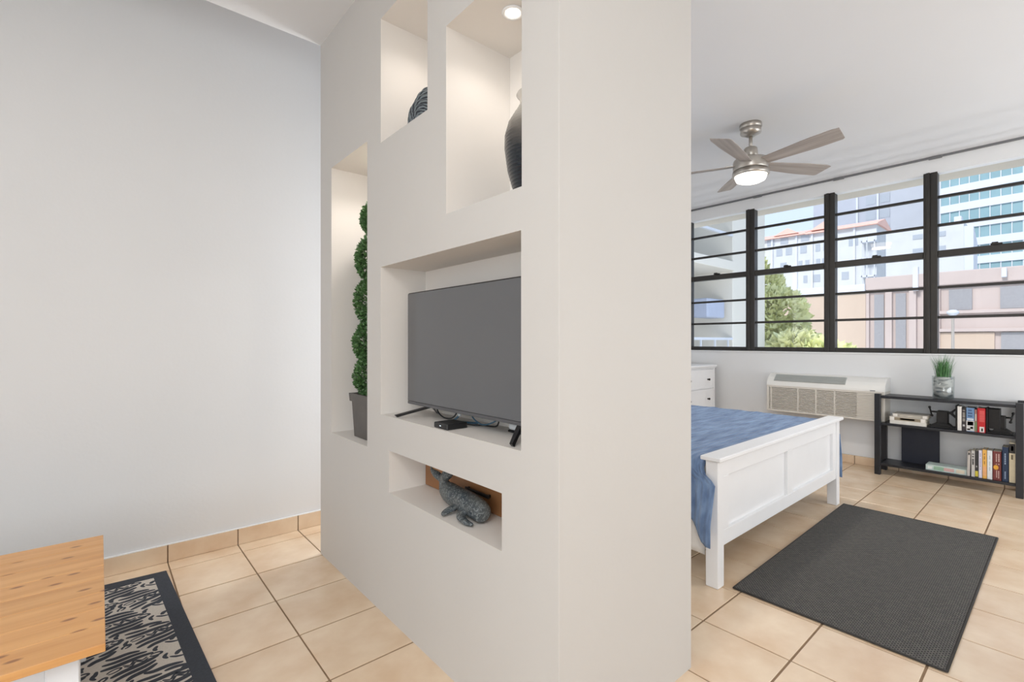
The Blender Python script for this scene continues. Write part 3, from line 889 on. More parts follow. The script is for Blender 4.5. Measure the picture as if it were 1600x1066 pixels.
for xa in (2.44, 4.295): box(xa, xa + .025, fy1, 3.28, .20, .36, bevel=.002).build('side_rail', FW, bed)
for xa in (xl, xr - .066): box(xa, xa + .066, 3.29, 3.35, .0008, 1.10, bevel=.003).build('leg', FW, bed)
box(i0, i1, 3.305, 3.335, .30, 1.10, bevel=.002).build('headboard_panel', FW, bed)
box(xl - .02, xr + .02, 3.275, 3.365, 1.10, 1.122, bevel=.004).build('cap_rail', FW, bed)
o = box(2.425, 4.335, 1.245, 3.272, .365, .625, bevel=.04, seg=3).build('mattress', M['mattress'], None, True, at=(3.38, 2.25, .365))
tag(o, 'white mattress lying on the white bed beneath the blue coverlet', 'mattress')

def cov_mat():
    m = mat('washed_blue_cotton', S(118, 144, 180), 0.9)
    n, l = m.node_tree.nodes, m.node_tree.links
    b = n['Principled BSDF']
    g = n.new('ShaderNodeTexCoord')
    mp = n.new('ShaderNodeMapping'); mp.inputs['Scale'].default_value = (3, 14, 6)
    l.new(g.outputs['Object'], mp.inputs['Vector'])
    z = n.new('ShaderNodeTexNoise'); z.inputs['Scale'].default_value = 1.6; z.inputs['Detail'].default_value = 6
    l.new(mp.outputs[0], z.inputs['Vector'])
    r = n.new('ShaderNodeValToRGB')
    r.color_ramp.elements[0].position = .3; r.color_ramp.elements[0].color = S(88, 112, 150)
    r.color_ramp.elements[1].position = .7; r.color_ramp.elements[1].color = S(134, 160, 196)
    l.new(z.outputs['Fac'], r.inputs['Fac']); l.new(r.outputs['Color'], b.inputs['Base Color'])
    uv = n.new('ShaderNodeUVMap')
    wv = n.new('ShaderNodeTexWave'); wv.bands_direction = 'X'; wv.inputs['Scale'].default_value = 9; wv.inputs['Distortion'].default_value = 2.5; wv.inputs['Detail'].default_value = 2
    l.new(uv.outputs[0], wv.inputs['Vector'])
    ad = n.new('ShaderNodeMath'); ad.operation = 'MULTIPLY_ADD'; ad.inputs[1].default_value = .6
    l.new(z.outputs['Fac'], ad.inputs[0]); l.new(wv.outputs['Fac'], ad.inputs[2])
    bp = n.new('ShaderNodeBump'); bp.inputs['Strength'].default_value = .8; bp.inputs['Distance'].default_value = .009
    l.new(ad.outputs[0], bp.inputs['Height']); l.new(bp.outputs['Normal'], b.inputs['Normal'])
    b.inputs['Sheen Weight'].default_value = .15
    return m
M['coverlet'] = cov_mat()
def coverlet():
    NY, NX = 90, 120
    zt = .652
    # cross-section across the bed: distance along it from the left hem to the right hem
    xa, xb, r = 2.405, 4.355, .06
    def section(s_, hemL, hemR):
        wtop = xb - xa
        tot = hemL + PI * r / 2 + (wtop - 2 * r) + PI * r / 2 + hemR
        d = s_ * tot
        if d < hemL: return (xa, zt - r - (hemL - d), 'L', (hemL - d))
        d -= hemL
        if d < PI * r / 2:
            t = d / r; return (xa + r - r * math.cos(t), zt - r + r * math.sin(t), 'c', 0)
        d -= PI * r / 2
        if d < wtop - 2 * r: return (xa + r + d, zt, 'T', 0)
        d -= wtop - 2 * r
        if d < PI * r / 2:
            t = d / r; return (xb - r + r * math.sin(t), zt - r + r * math.cos(t), 'c', 0)
        d -= PI * r / 2
        return (xb, zt - r - d, 'R', d)
    b = bmesh.new(); uvl = b.loops.layers.uv.new('UVMap')
    g = []
    for j in range(NY + 1):
        v = j / NY
        row = []
        corner = math.exp(-((v * 2.03) / .10) ** 2)
        hemL = .21 + .15 * corner + .012 * math.sin(v * 31)
        hemR = .30 + .10 * corner + .012 * math.sin(v * 27)
        for i in range(NX + 1):
            x, z, k, drop = section(i / NX, hemL, hemR)
            y0 = 1.243
            if k in 'LR': y0 = 1.243 - .075 * min(1, max(0, (drop - .0) / .05))
            y = y0 + (3.262 - y0) * v
            if k == 'T':
                q = Vector((x * 2.2, y * 6.0, 0))
                z += .010 * mnoise.noise(q) + .006 * mnoise.noise(q * 2.7) + .003
                z -= .016 * math.exp(-((y - 1.243) / .04) ** 2)
            elif k in 'LR':
                a = min(1, drop / .25)
                fold = .020 * math.sin(y * 23 + 1.2 * math.sin(y * 7)) + .014 * math.sin(y * 41 + 2)
                out = (.028 + .045 * a + fold * a + .02 * corner * a)
                x += -out if k == 'L' else out
            else:
                x += -.012 if x < 3 else .012
            row.append(b.verts.new((x, y, z)))
        g.append(row)
    for j in range(NY):
        for i in range(NX):
            f = b.faces.new((g[j][i], g[j][i + 1], g[j + 1][i + 1], g[j + 1][i]))
            for lp, (a, c) in zip(f.loops, ((i, j), (i + 1, j), (i + 1, j + 1), (i, j + 1))): lp[uvl].uv = (c / NY * 2.03, a / NX * 2.6)
    m = MB(); m.merge(b); return m
o = coverlet().build('coverlet', M['coverlet'], None, True, at=(3.38, 2.25, .36))
so = o.modifiers.new('thickness', 'SOLIDIFY'); so.thickness = .006; so.offset = 0
tag(o, 'rumpled washed blue coverlet spread over the bed and hanging at both sides', 'coverlet')
def valance():
    b = bmesh.new(); g = []
    for j in range(61):
        v = j / 60; y = 1.25 + 1.9 * v; row = []
        for i in range(9):
            t = i / 8
            row.append(b.verts.new((2.418 - .030 * t + (.012 * math.sin(y * 37) + .008 * math.sin(y * 61)) * t, y - .008 * t * math.exp(-v * 20), .40 - (.235 + .02 * math.sin(y * 17)) * t)))
        g.append(row)
    for j in range(60):
        for i in range(8): b.faces.new((g[j][i], g[j][i + 1], g[j + 1][i + 1], g[j + 1][i]))
    m = MB(); m.merge(b); return m
o = valance().build('bed_sheet', M['mattress'], None, True, at=(2.40, 2.2, .165))
so = o.modifiers.new('thickness', 'SOLIDIFY'); so.thickness = .004
tag(o, 'white bed sheet hanging out below the blue coverlet by the near leg', 'sheet')

# ------------------------------------------------------------------ chest of drawers
cd = thing('chest_of_drawers', 'white chest of drawers with small dark knobs in the corner by the window', 'chest of drawers', (5.45, 3.12, 0))
cx0, cx1, cy0, cy1 = 5.04, 5.85, 2.895, 3.362
box(cx0 - .02, cx1 + .022, cy0 - .022, cy1, .950, .976, bevel=.004).build('top', FW, cd)
box(cx0 - .010, cx1 + .010, cy0 - .010, cy1, .934, .950, bevel=.004).build('cornice', FW, cd)
box(cx0, cx1, cy0 + .012, cy1, .08, .934, bevel=.002).build('body', FW, cd)
for x in (cx0, cx1 - .035): box(x, x + .035, cy0, cy0 + .04, .001, .934, bevel=.002).build('corner_post', FW, cd)
for x in (cx0, cx1 - .035): box(x, x + .035, cy1 - .04, cy1, .001, .08, bevel=.002).build('leg', FW, cd)
for k, (z0_, z1_) in enumerate(((.692, .918), (.452, .680), (.270, .440), (.095, .258))):
    xa_, xb_ = cx0 + .038, cx1 - .038
    d = box(xa_, xb_, cy0 + .001, cy0 + .012, z0_, z1_, bevel=.002).build('drawer', FW, cd)
    fr = MB()
    for a0, a1 in ((xa_, xa_ + .02), (xb_ - .02, xb_)): fr.box(a0, a1, cy0 - .002, cy0 + .003, z0_, z1_)
    for b0, b1 in ((z0_, z0_ + .022), (z1_ - .022, z1_)): fr.box(xa_ + .02, xb_ - .02, cy0 - .002, cy0 + .003, b0, b1)
    fr.build('drawer_moulding', FW, d)
    zk = (z0_ + z1_) / 2 - .006
    for x in (cx0 + .18, cx1 - .18):
        MB().sweep([(x, cy0 + .001, zk), (x, cy0 - .012, zk), (x, cy0 - .016, zk), (x, cy0 - .026, zk), (x, cy0 - .030, zk)], [.009, .007, .013, .014, .008], 12).build('knob', M['knob'], d, True)

# ------------------------------------------------------------------ air conditioner
ac = thing('wall_air_conditioner', 'cream wall air conditioner with a slatted front under the window', 'air conditioner', (5.82, 1.69, .49))
ay0, ay1 = 1.150, 2.222
MB().prism([(5.93, .49), (5.735, .49), (5.730, .495), (5.730, .78), (5.93, .78)], ay0 + .004, ay1 - .004, 'Y').build('chassis', M['ac_dark'], ac)
hood = [(5.929, .905), (5.83, .902), (5.785, .889), (5.748, .865), (5.722, .832), (5.708, .797), (5.704, .778), (5.929, .778)]
MB().prism(hood, ay0, ay1, 'Y').build('hood', M['ac_white'], ac, False)
fr = MB()
fr.box(5.704, 5.736, ay0, ay0 + .020, .492, .778, bevel=.003).box(5.704, 5.736, ay1 - .022, ay1, .492, .778, bevel=.003)
fr.box(5.704, 5.736, ay0 + .02, ay1 - .022, .490, .512, bevel=.003).box(5.704, 5.736, ay0 + .02, ay1 - .022, .762, .778)
for y in (ay1 - .045, 1.905, 1.735, 1.565): fr.box(5.708, 5.736, y - .007, y + .007, .51, .764)
fr.box(5.709, 5.736, ay0 + .02, 1.375, .51, .764)
fr.box(5.93 - .2, 5.928, ay0, ay0 + .006, .49, .78)
fr.build('front_frame', M['ac_grille'], ac)
lou = MB()
z = .519
while z < .760:
    lou.box(5.706, 5.732, ay0 + .022, ay1 - .026, z, z + .0085, rot=Matrix.Rotation(math.radians(-14), 3, 'Y')); z += .0158
o = lou.build('louvre_slats', M['ac_grille'], ac); o['kind'] = 'stuff'
vt = MB()
def on_hood(t): # along the sloping face between two profile points
    a, b_ = Vector((5.7155, .828)), Vector((5.787, .893)); return a + (b_ - a) * t
a, b_ = on_hood(0), on_hood(1)
nrm = Vector((-(b_ - a).y, (b_ - a).x)).normalized() * .006
vt.prism([(a.x, a.y), (b_.x, b_.y), (b_.x + nrm.x, b_.y + nrm.y), (a.x + nrm.x, a.y + nrm.y)], 1.475, 2.150, 'Y')
vt.build('outlet_panel', M['ac_vent'], ac)
vs_ = MB()
for k in range(6):
    q = on_hood(.1 + .16 * k) + nrm
    vs_.box(q.x - .004, q.x + .002, 1.485, 2.140, q.y - .001, q.y + .003)
vs_.build('outlet_vanes', M['ac_vent'], ac)['kind'] = 'stuff'
box(5.7, 5.7075, 1.225, 1.265, .783, .789).build('badge', M['track_grey'], ac)

# ------------------------------------------------------------------ shelf
shf = thing('open_shelf', 'low open black wooden shelf unit under the window holding books', 'shelf', (5.76, .72, 0))
BW = M['black_wood']
sx0, sx1, sy0, sy1 = 5.612, 5.908, .235, 1.212
pw = .045
for x in (sx0, sx1 - pw):
    for y in (sy0, sy1 - pw): box(x, x + pw, y, y + pw, .0008, .768, bevel=.002).build('leg', BW, shf)
box(sx0 + .012, sx1 - .012, sy0 + pw, sy1 - pw, .728, .752, bevel=.003).build('top_board', BW, shf)
for z in (.473, .090):
    box(sx0 + .010, sx1 - .010, sy0 + pw, sy1 - pw, z, z + .022, bevel=.002).build('shelf_board', BW, shf)
    for y in (sy0 + .012, sy1 - .034): box(sx0 + pw, sx1 - pw, y, y + .022, z, z + .022, bevel=.002).build('side_rail', BW, shf)
for y in (sy0 + .012, sy1 - .034): box(sx0 + pw, sx1 - pw, y, y + .022, .728, .752, bevel=.002).build('side_rail', BW, shf)
ZU, ZL = .4955, .1125

# plant in glass
GX, GY, GZ = 5.765, .738, .7525
gp = thing('grass_in_glass', 'tuft of artificial grass in a clear glass vase on the black shelf', 'plant', (GX, GY, GZ))
MB().lathe([(0, GZ + .0005), (.070, GZ + .0005), (.074, GZ + .006), (.078, GZ + .20), (.075, GZ + .20), (.071, GZ + .012), (0, GZ + .010)], GX, GY, 28).build('glass_vase', M['vase_glass'], gp, True)
def pebble_mat():
    m = mat('pale_paper_wrap', S(214, 212, 208), .7)
    n, l = m.node_tree.nodes, m.node_tree.links
    b = n['Principled BSDF']
    g = n.new('ShaderNodeTexCoord')
    mp = n.new('ShaderNodeMapping'); mp.inputs['Scale'].default_value = (10, 10, 34); l.new(g.outputs['Object'], mp.inputs['Vector'])
    z = n.new('ShaderNodeTexNoise'); z.inputs['Scale'].default_value = 1.2; z.inputs['Detail'].default_value = 4; l.new(mp.outputs[0], z.inputs['Vector'])
    r = n.new('ShaderNodeValToRGB')
    r.color_ramp.elements[0].position = .38; r.color_ramp.elements[0].color = S(120, 126, 128)
    r.color_ramp.elements[1].position = .56; r.color_ramp.elements[1].color = S(226, 224, 220)
    l.new(z.outputs['Fac'], r.inputs['Fac']); l.new(r.outputs['Color'], b.inputs['Base Color'])
    return m
MB().lathe([(0, GZ + .0125), (.064, GZ + .0125), (.069, GZ + .12), (.068, GZ + .192), (0, GZ + .194)], GX, GY, 28).build('filling', pebble_mat(), gp, True)
M['grass'] = mat('artificial_grass', S(74, 122, 70), .55, var=.3, vscale=30)
r_ = random.Random(5)
gb = MB()
for k in range(150):
    a = r_.uniform(0, 2 * PI); q = .055 * math.sqrt(r_.random())
    p0 = Vector((GX + q * math.cos(a), GY + q * math.sin(a), GZ + .19))
    h = r_.uniform(.11, .22); lean = Vector((math.cos(a), math.sin(a), 0)) * q * r_.uniform(.2, 1.1) + Vector((r_.uniform(-.02, .02), r_.uniform(-.02, .02), 0))
    sd = Vector((-math.sin(a), math.cos(a), 0)) * .0022
    p1 = p0 + lean * .45 + Vector((0, 0, h * .6)); p2 = p0 + lean * 1.2 + Vector((0, 0, h))
    gb.poly([p0 - sd, p0 + sd, p1 + sd * .8, p1 - sd * .8, p2], [(0, 1, 2, 3), (3, 2, 4)])
gb.build('grass_blades', M['grass'], gp, recalc=False)['kind'] = 'stuff'

# books
PAGE = mat('book_pages', S(226, 218, 200), .9, var=.04, vscale=60)
bmats = {}
def bm_(c):
    if c not in bmats: bmats[c] = mat('cover_%d_%d_%d' % c, S(*c), .42, var=.06, vscale=30)
    return bmats[c]
def book_up(y0, y1, z0, h, depth, col, label, group, marks=(), lean=0.0, x0=5.645):
    t = thing('book', label, 'book', (x0, (y0 + y1) / 2, z0), group)
    R = Matrix.Rotation(lean, 3, 'X'); pv = (x0, y0, z0)
    c = MB(); th = .0022
    c.box(x0, x0 + th, y0, y1, z0, z0 + h, bevel=.0008, rot=R, piv=pv)
    for y in (y0, y1 - th): c.box(x0 + th, x0 + depth, y, y + th, z0, z0 + h, rot=R, piv=pv)
    c.build('cover', bm_(col), t)
    MB().box(x0 + th, x0 + depth - .004, y0 + th, y1 - th, z0 + .003, z0 + h - .003, rot=R, piv=pv).build('pages', PAGE, t)
    w_ = y1 - y0
    for (fa, fb, ha, hb, mc) in marks:   # printed bands and title lines on the spine
        MB().box(x0 - .0006, x0 + .0004, y0 + w_ * fa, y0 + w_ * fb, z0 + h * ha, z0 + h * hb, rot=R, piv=pv).build('spine_print', bm_(mc), t)
    return t
def text_rows(fa, fb, ha, hb, n, c, seed):
    """broken vertical lines of lettering too small to read"""
    r = random.Random(seed); out = []
    z = ha
    while z < hb:
        d = r.uniform(.03, .07)
        if r.random() < .8: out.append((fa, fb, z, min(hb, z + d * .8), c))
        z += d
    return out
W_, K_ = (232, 230, 226), (26, 26, 30)
gu = 'books between the vise bookends'
book_up(.604, .630, ZU, .208, .15, (226, 223, 218), 'slim plain white book beside the left vise bookend', gu)
book_up(.577, .602, ZU, .196, .15, (52, 46, 48), 'dark book with grey speckled title next to the slim white book', gu, text_rows(.2, .8, .42, .92, 1, (150, 146, 138), 3) + [(.25, .75, .2, .28, (200, 200, 198))])
book_up(.524, .574, ZU, .203, .15, (108, 140, 178), 'thick blue book with a red oval on its spine', gu,
        [(0, 1, .02, .46, (206, 204, 202)), (.12, .85, .26, .42, (176, 50, 62)), (.1, .9, .49, .55, (216, 222, 228)), (.25, .8, .62, .68, (60, 84, 122)), (.25, .8, .74, .80, (60, 84, 122)), (.3, .75, .86, .92, (60, 84, 122)), (.15, .5, .12, .2, (96, 112, 70)), (.5, .9, .06, .12, (180, 74, 70))])
book_up(.508, .522, ZU, .192, .15, (150, 104, 96), 'thin reddish-green book squeezed beside the blue one', gu, [(0, 1, .08, .45, (116, 132, 92)), (.2, .8, .5, .8, (196, 186, 172))])
book_up(.458, .505, ZU, .206, .15, (188, 30, 36), 'thick bright red book next to the right vise bookend', gu,
        [(.12, .72, .02, .24, (226, 220, 216)), (.1, .75, .44, .9, (212, 88, 86)), (.1, .75, .52, .53, (160, 30, 36)), (.1, .75, .62, .63, (160, 30, 36)), (.1, .75, .72, .73, (160, 30, 36)), (.3, .5, .06, .18, (70, 60, 62))])
gl_ = 'books on the bottom shelf'
book_up(.552, .570, ZL, .212, .15, (188, 182, 176), 'thin grey book leaning at the left end of the bottom row', gl_, [(.2, .8, .86, .95, (60, 58, 58))], lean=math.radians(1.2))
book_up(.521, .543, ZL, .222, .15, (196, 193, 190), 'pale grey book with black title, second in the bottom row', gl_, text_rows(.25, .75, .42, .92, 1, (56, 54, 56), 8))
book_up(.500, .520, ZL, .224, .15, (48, 48, 50), 'black book with a yellow patch at its foot', gl_, [(.05, .95, .03, .24, (204, 190, 66)), (.35, .65, .38, .44, (190, 190, 190))])
book_up(.477, .497, ZL, .232, .15, (222, 218, 232), 'thin lavender-white book right of the black one', gl_, text_rows(.35, .65, .3, .9, 1, (164, 160, 186), 9))
book_up(.449, .474, ZL, .242, .15, (232, 178, 88), 'orange-yellow book in the middle of the bottom row', gl_, text_rows(.4, .65, .5, .88, 1, (150, 104, 50), 10) + [(.05, .95, .1, .42, (232, 172, 120))])
book_up(.416, .446, ZL, .240, .15, (226, 230, 232), 'plain white book between the orange and the maroon one', gl_, text_rows(.4, .6, .3, .85, 1, (176, 190, 196), 12))
mb = book_up(.363, .413, ZL, .240, .16, (112, 50, 48), 'wide maroon book with a yellow figure on its spine', gl_,
        text_rows(.22, .36, .55, .92, 1, (206, 180, 172), 13) + text_rows(.52, .64, .55, .92, 1, (206, 180, 172), 14) + text_rows(.25, .36, .08, .34, 1, (206, 180, 172), 15) + text_rows(.5, .6, .1, .34, 1, (206, 180, 172), 16))
MB().prism([(.367 + .012 + .015 + .015 * math.cos(a), ZL + .107 + .02 * math.sin(a)) for a in [2 * PI * i / 14 for i in range(14)]], 5.6438, 5.6452, 'X').build('spine_figure', bm_((228, 168, 62)), mb)
book_up(.322, .358, ZL, .284, .15, (28, 48, 78), 'tall navy blue book with pale lettering near the right leg', gl_, text_rows(.42, .62, .45, .9, 1, (160, 178, 200), 17) + text_rows(.42, .62, .08, .30, 1, (150, 168, 192), 18))
book_up(.283, .318, ZL, .325, .15, (222, 210, 180), 'tallest book, cream with a black top band, at the right end', gl_, [(0, 1, .74, .98, (40, 38, 38)), (.35, .7, .58, .70, (120, 108, 84)), (.3, .7, .80, .92, (190, 184, 172))])
def book_flat(x0, x1, y0, y1, z0, th, col, label, group, marks=(), name='book', cat='book'):
    t = thing(name, label, cat, ((x0 + x1) / 2, (y0 + y1) / 2, z0), group)
    c = MB(); k = .002
    c.box(x0, x1, y0, y1, z0, z0 + k).box(x0, x1, y0, y1, z0 + th - k, z0 + th).box(x0, x0 + k, y0, y1, z0 + k, z0 + th - k)
    c.build('cover', bm_(col), t)
    MB().box(x0 + k, x1 - .003, y0 + .003, y1 - .003, z0 + k, z0 + th - k).build('pages', PAGE, t)
    for (fa, fb, ha, hb, mc) in marks:
        MB().box(x0 - .0006, x0 + .0004, y0 + (y1 - y0) * fa, y0 + (y1 - y0) * fb, z0 + th * ha, z0 + th * hb).build('spine_print', bm_(mc), t)
gs = 'books lying flat on the upper shelf'
book_flat(5.650, 5.83, .838, 1.100, ZU, .030, (224, 220, 212), 'cream book lying at the bottom of the flat stack', gs)
book_flat(5.655, 5.835, .842, 1.104, ZU + .0305, .034, (206, 200, 190), 'book with a brownish photo spine in the middle of the flat stack', gs,
          [(.02, .13, .05, .95, (234, 230, 224)), (.14, .86, .12, .9, (150, 138, 118)), (.3, .7, .3, .75, (196, 190, 176)), (.87, .98, .05, .95, (232, 228, 222))])
book_flat(5.668, 5.845, .830, 1.082, ZU + .065, .030, (170, 164, 154), 'greyish book on top of the flat stack', gs, [(.02, .14, .1, .9, (226, 222, 216)), (.86, 1, .1, .9, (232, 228, 220)), (.2, .8, .2, .5, (198, 192, 178))])
book_flat(5.655, 5.80, .572, .842, ZL, .046, (196, 212, 208), 'pale green and white boxed game lying on the bottom shelf', None,
          [(.05, .25, .15, .85, (216, 206, 186)), (.3, .55, .2, .8, (206, 170, 166)), (.55, .8, .15, .85, (150, 184, 160)), (.84, .95, .2, .7, (232, 234, 232))], name='board_game', cat='box')
pn = thing('folded_panel', 'dark navy square board standing at the back of the bottom shelf', 'board', (5.86, .91, ZL))
box(5.838, 5.852, .772, 1.048, ZL + .0005, .4725, bevel=.002).build('board', mat('dark_navy_board', S(20, 26, 42), .5, var=.06, vscale=20), pn)
box(5.852, 5.860, .785, 1.035, ZL + .012, .460, bevel=.002).build('backing', M['black_plastic'], pn)

# vise bookends
def vise(yj, sgn, label, q=1.0):
    """jaw face at yj; the screw points away from the books along sgn"""
    Yf = lambda d: yj + sgn * d * q
    def bx(mb, d0, d1, x0, x1, z0, z1, bev=.002): return mb.box(x0, x1, min(Yf(d0), Yf(d1)), max(Yf(d0), Yf(d1)), z0, z1, bevel=bev)
    t = thing('vise_bookend', label, 'bookend', (5.735, yj, ZU), 'vise bookends')
    bx(MB(), 0, .012, 5.665, 5.80, ZU, ZU + .212).build('jaw_plate', M['iron'], t)
    b = bx(MB(), .012, .20, 5.675, 5.795, ZU, ZU + .012)
    b.prism([(Yf(.035), ZU + .012), (Yf(.19), ZU + .012), (Yf(.145), ZU + .040), (Yf(.065), ZU + .040)], 5.69, 5.78, 'X')
    b.build('base', M['iron'], t)
    bx(MB(), .065, .140, 5.695, 5.775, ZU + .038, ZU + .148, .004).build('body', M['iron'], t)
    MB().prism([(Yf(.012), ZU + .185), (Yf(.012), ZU + .165), (Yf(.034), ZU + .140), (Yf(.034), ZU + .125), (Yf(.012), ZU + .105), (Yf(.012), ZU + .085), (Yf(.050), ZU + .124), (Yf(.066), ZU + .126), (Yf(.066), ZU + .143), (Yf(.050), ZU + .145)], 5.715, 5.755, 'X').build('brace', M['iron'], t)
    MB().sweep([(5.735, Yf(.138), ZU + .135), (5.735, Yf(.190), ZU + .135)], .0075, 10).build('screw', M['iron'], t, True)
    hb = MB().sweep([(5.728, Yf(.176), ZU + .100), (5.742, Yf(.194), ZU + .172)], .006, 10)
    for p_ in ((5.728, Yf(.176), ZU + .100), (5.742, Yf(.194), ZU + .172)):
        hb.lathe([(0, p_[2] - .012), (.009, p_[2] - .008), (.011, p_[2]), (.009, p_[2] + .008), (0, p_[2] + .012)], p_[0], p_[1], 10)
    hb.build('handle', M['iron'], t, True)
    return t
vise(.634, 1, 'black iron vise bookend left of the upright books, screw pointing left')
v2 = vise(.4545, -1, 'black iron vise bookend right of the red book, screw pointing right', .80)
box(5.69, 5.78, .372, .4455, ZU + .035, ZU + .205, bevel=.004).build('slide', M['iron'], v2)

# ------------------------------------------------------------------ outside
OUT = lambda n, c, v=.03, s=.6: mat(n, S(*c), .85, var=v, vscale=s)  # outside colours are paled: the haze is put into them
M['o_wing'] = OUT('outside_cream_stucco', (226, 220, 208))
M['o_grey'] = OUT('outside_mid_grey', (178, 180, 184))  # plain grey for the recessed wall and the tower core
M['o_white'] = OUT('outside_white', (210, 213, 220))
M['o_block'] = OUT('outside_pale_blue_grey', (206, 207, 208))
M['o_tower'] = OUT('outside_grey_tower', (184, 187, 194))
M['o_towerb'] = OUT('outside_grey_tower_side', (178, 181, 190))
M['o_roof'] = OUT('outside_coral_roof', (240, 192, 176))
M['o_win'] = mat('outside_window_glass', S(170, 176, 184), .3, var=.05)
M['o_teal'] = mat('outside_teal_glass', S(134, 166, 172), .25, var=.08, vscale=.3)
M['o_mauve'] = OUT('outside_mauve_concrete', (194, 178, 171))
M['o_peach'] = OUT('outside_peach_concrete', (198, 177, 158))
M['o_dark'] = mat('outside_dark_glass', S(154, 152, 154), .3, var=.05)
M['o_ground'] = OUT('outside_bounce_ground', (218, 216, 210), .1, .1)  # ground made pale so it bounces more light up to the ceiling
M['o_leaf'] = mat('tree_leaf', S(222, 224, 158), .6, var=.28, vscale=.9)  # both leaf colours are paled to hold the haze
M['o_leaf2'] = mat('tree_leaf_pale', S(230, 230, 176), .6, var=.2, vscale=.9)

struct(MB().box(6.2, 220, -120, 160, -4.3, -4.0).build('ground', M['o_ground']))

# neighbouring wing: cream pier and recessed balconies
wg = thing('neighbouring_wing', 'cream neighbouring wing with a tall pier and balcony slabs at the left window', 'building', (13, 8, -4))
box(14.25, 16.55, 6.5, 9.5, -4, 14, bevel=.02).build('pier', M['o_wing'], wg)
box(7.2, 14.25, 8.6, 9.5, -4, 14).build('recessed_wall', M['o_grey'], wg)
box(7.2, 14.25, 6.45, 8.6, 3.35, 3.62, bevel=.01).build('balcony_slab', M['o_wing'], wg)
box(7.2, 14.25, 6.45, 8.6, 0.25, 0.55, bevel=.01).build('balcony_slab', M['o_wing'], wg)
box(7.2, 14.25, 6.45, 8.6, 6.5, 6.8, bevel=.01).build('balcony_slab', M['o_wing'], wg)
for z in (.55, 3.62): box(7.2, 14.25, 6.5, 6.58, z + .75, z + .82).build('balcony_rail', M['o_white'], wg)
for z in (.55,):
    for k in range(9): box(7.6 + .8 * k, 7.64 + .8 * k, 6.52, 6.56, z, z + .76).build('baluster', M['o_white'], wg)
for k, (a, b_) in enumerate(((8.2, 9.6), (10.4, 11.8), (12.4, 13.6))):
    for z in (.7, 3.9): box(a, b_, 8.56, 8.62, z + .1, z + 2.1).build('window', M['o_win'], wg)
box(13.1, 14.15, 6.7, 7.2, 1.95, 2.5, bevel=.03).build('window_air_unit', mat('pale_blue_panel', S(176, 184, 204), .6, var=.04), wg)

def windows_grid(parent, x, cols, rows, m, inset=.06, name='window'):
    o0 = None
    for (ya, yb) in cols:
        for (za, zb) in rows: box(x - inset, x + .1, ya, yb, za, zb).build(name, m, parent)

# white block with a coral roof
bk = thing('apartment_block', 'pale white apartment block with a coral tiled roof', 'building', (98, 28, -4))
box(95, 103, 20.2, 40, -4, 20.2).build('wall', M['o_block'], bk)
for a, b_, h in ((30.3, 40.3, 20.4), (19.9, 30.3, 20.3)):
    MB().prism([(94.3, h - .2), (94.3, h), (99, h + 1.3), (103.6, h), (103.6, h - .2)], a, b_, 'Y').build('roof', M['o_roof'], bk)
MB().prism([(31.5, 20.6), (35.6, 20.6), (33.2, 21.7)], 94.4, 99, 'X').build('gable', M['o_roof'], bk)
MB().prism([(25.8, 20.6), (29.6, 20.6), (27.2, 22.0)], 94.4, 99, 'X').build('gable', M['o_roof'], bk)
for y in (36.0, 31.9, 29.4, 26.2, 23.2): box(94.75, 95.05, y - .15, y + .15, -4, 20.2).build('pilaster', M['o_white'], bk)
windows_grid(bk, 95, ((35.6, 36.9), (33.3, 34.6), (29.9, 31.2)), ((19.0, 20.1),), M['o_win'])
windows_grid(bk, 95, ((34.3, 35.3), (32.7, 33.7), (30.3, 31.3), (28.2, 28.9), (27.0, 27.7)), ((16.9, 18.2),), M['o_win'])
windows_grid(bk, 95, ((33.6, 34.6), (31.0, 31.6), (29.9, 30.5), (28.2, 28.8), (27.2, 27.9)), ((14.2, 15.6),), M['o_win'])
windows_grid(bk, 95, ((30.2, 30.8), (28.2, 29.2), (26.6, 27.5), (24.0, 25.0)), ((11.6, 12.9), (8.4, 9.7)), M['o_win'])
windows_grid(bk, 95, ((22.7, 24.0),), ((17.1, 18.3),), M['o_win'])
bc = MB()
for z in (11.6, 14.4, 17.2): bc.box(93.6, 95, 20.1, 22.0, z, z + .25)
for y in (20.2, 21.2, 21.9): bc.box(93.6, 93.75, y - .06, y + .06, 9, 18.2)
bc.build('fire_stair', M['o_white'], bk)

# grey tower behind
tw = thing('grey_tower', 'tall blue-grey concrete tower rising behind the coral-roofed block', 'building', (136, 26, -4))
box(130, 140, 24.9, 40, -4, 66).build('window_wing', M['o_towerb'], tw)
box(128.5, 142, 12.5, 24.9, -4, 74).build('blank_wall', M['o_tower'], tw)
for y in (27.4, 31.2, 36.2): box(129.7, 130, y - .18, y + .18, -4, 66).build('fin', M['o_white'], tw)
rows = [(11.5 + 3.35 * k, 13.3 + 3.35 * k) for k in range(12)]
windows_grid(tw, 130, ((25.3, 27.0), (27.8, 29.6)), rows, M['o_win'])

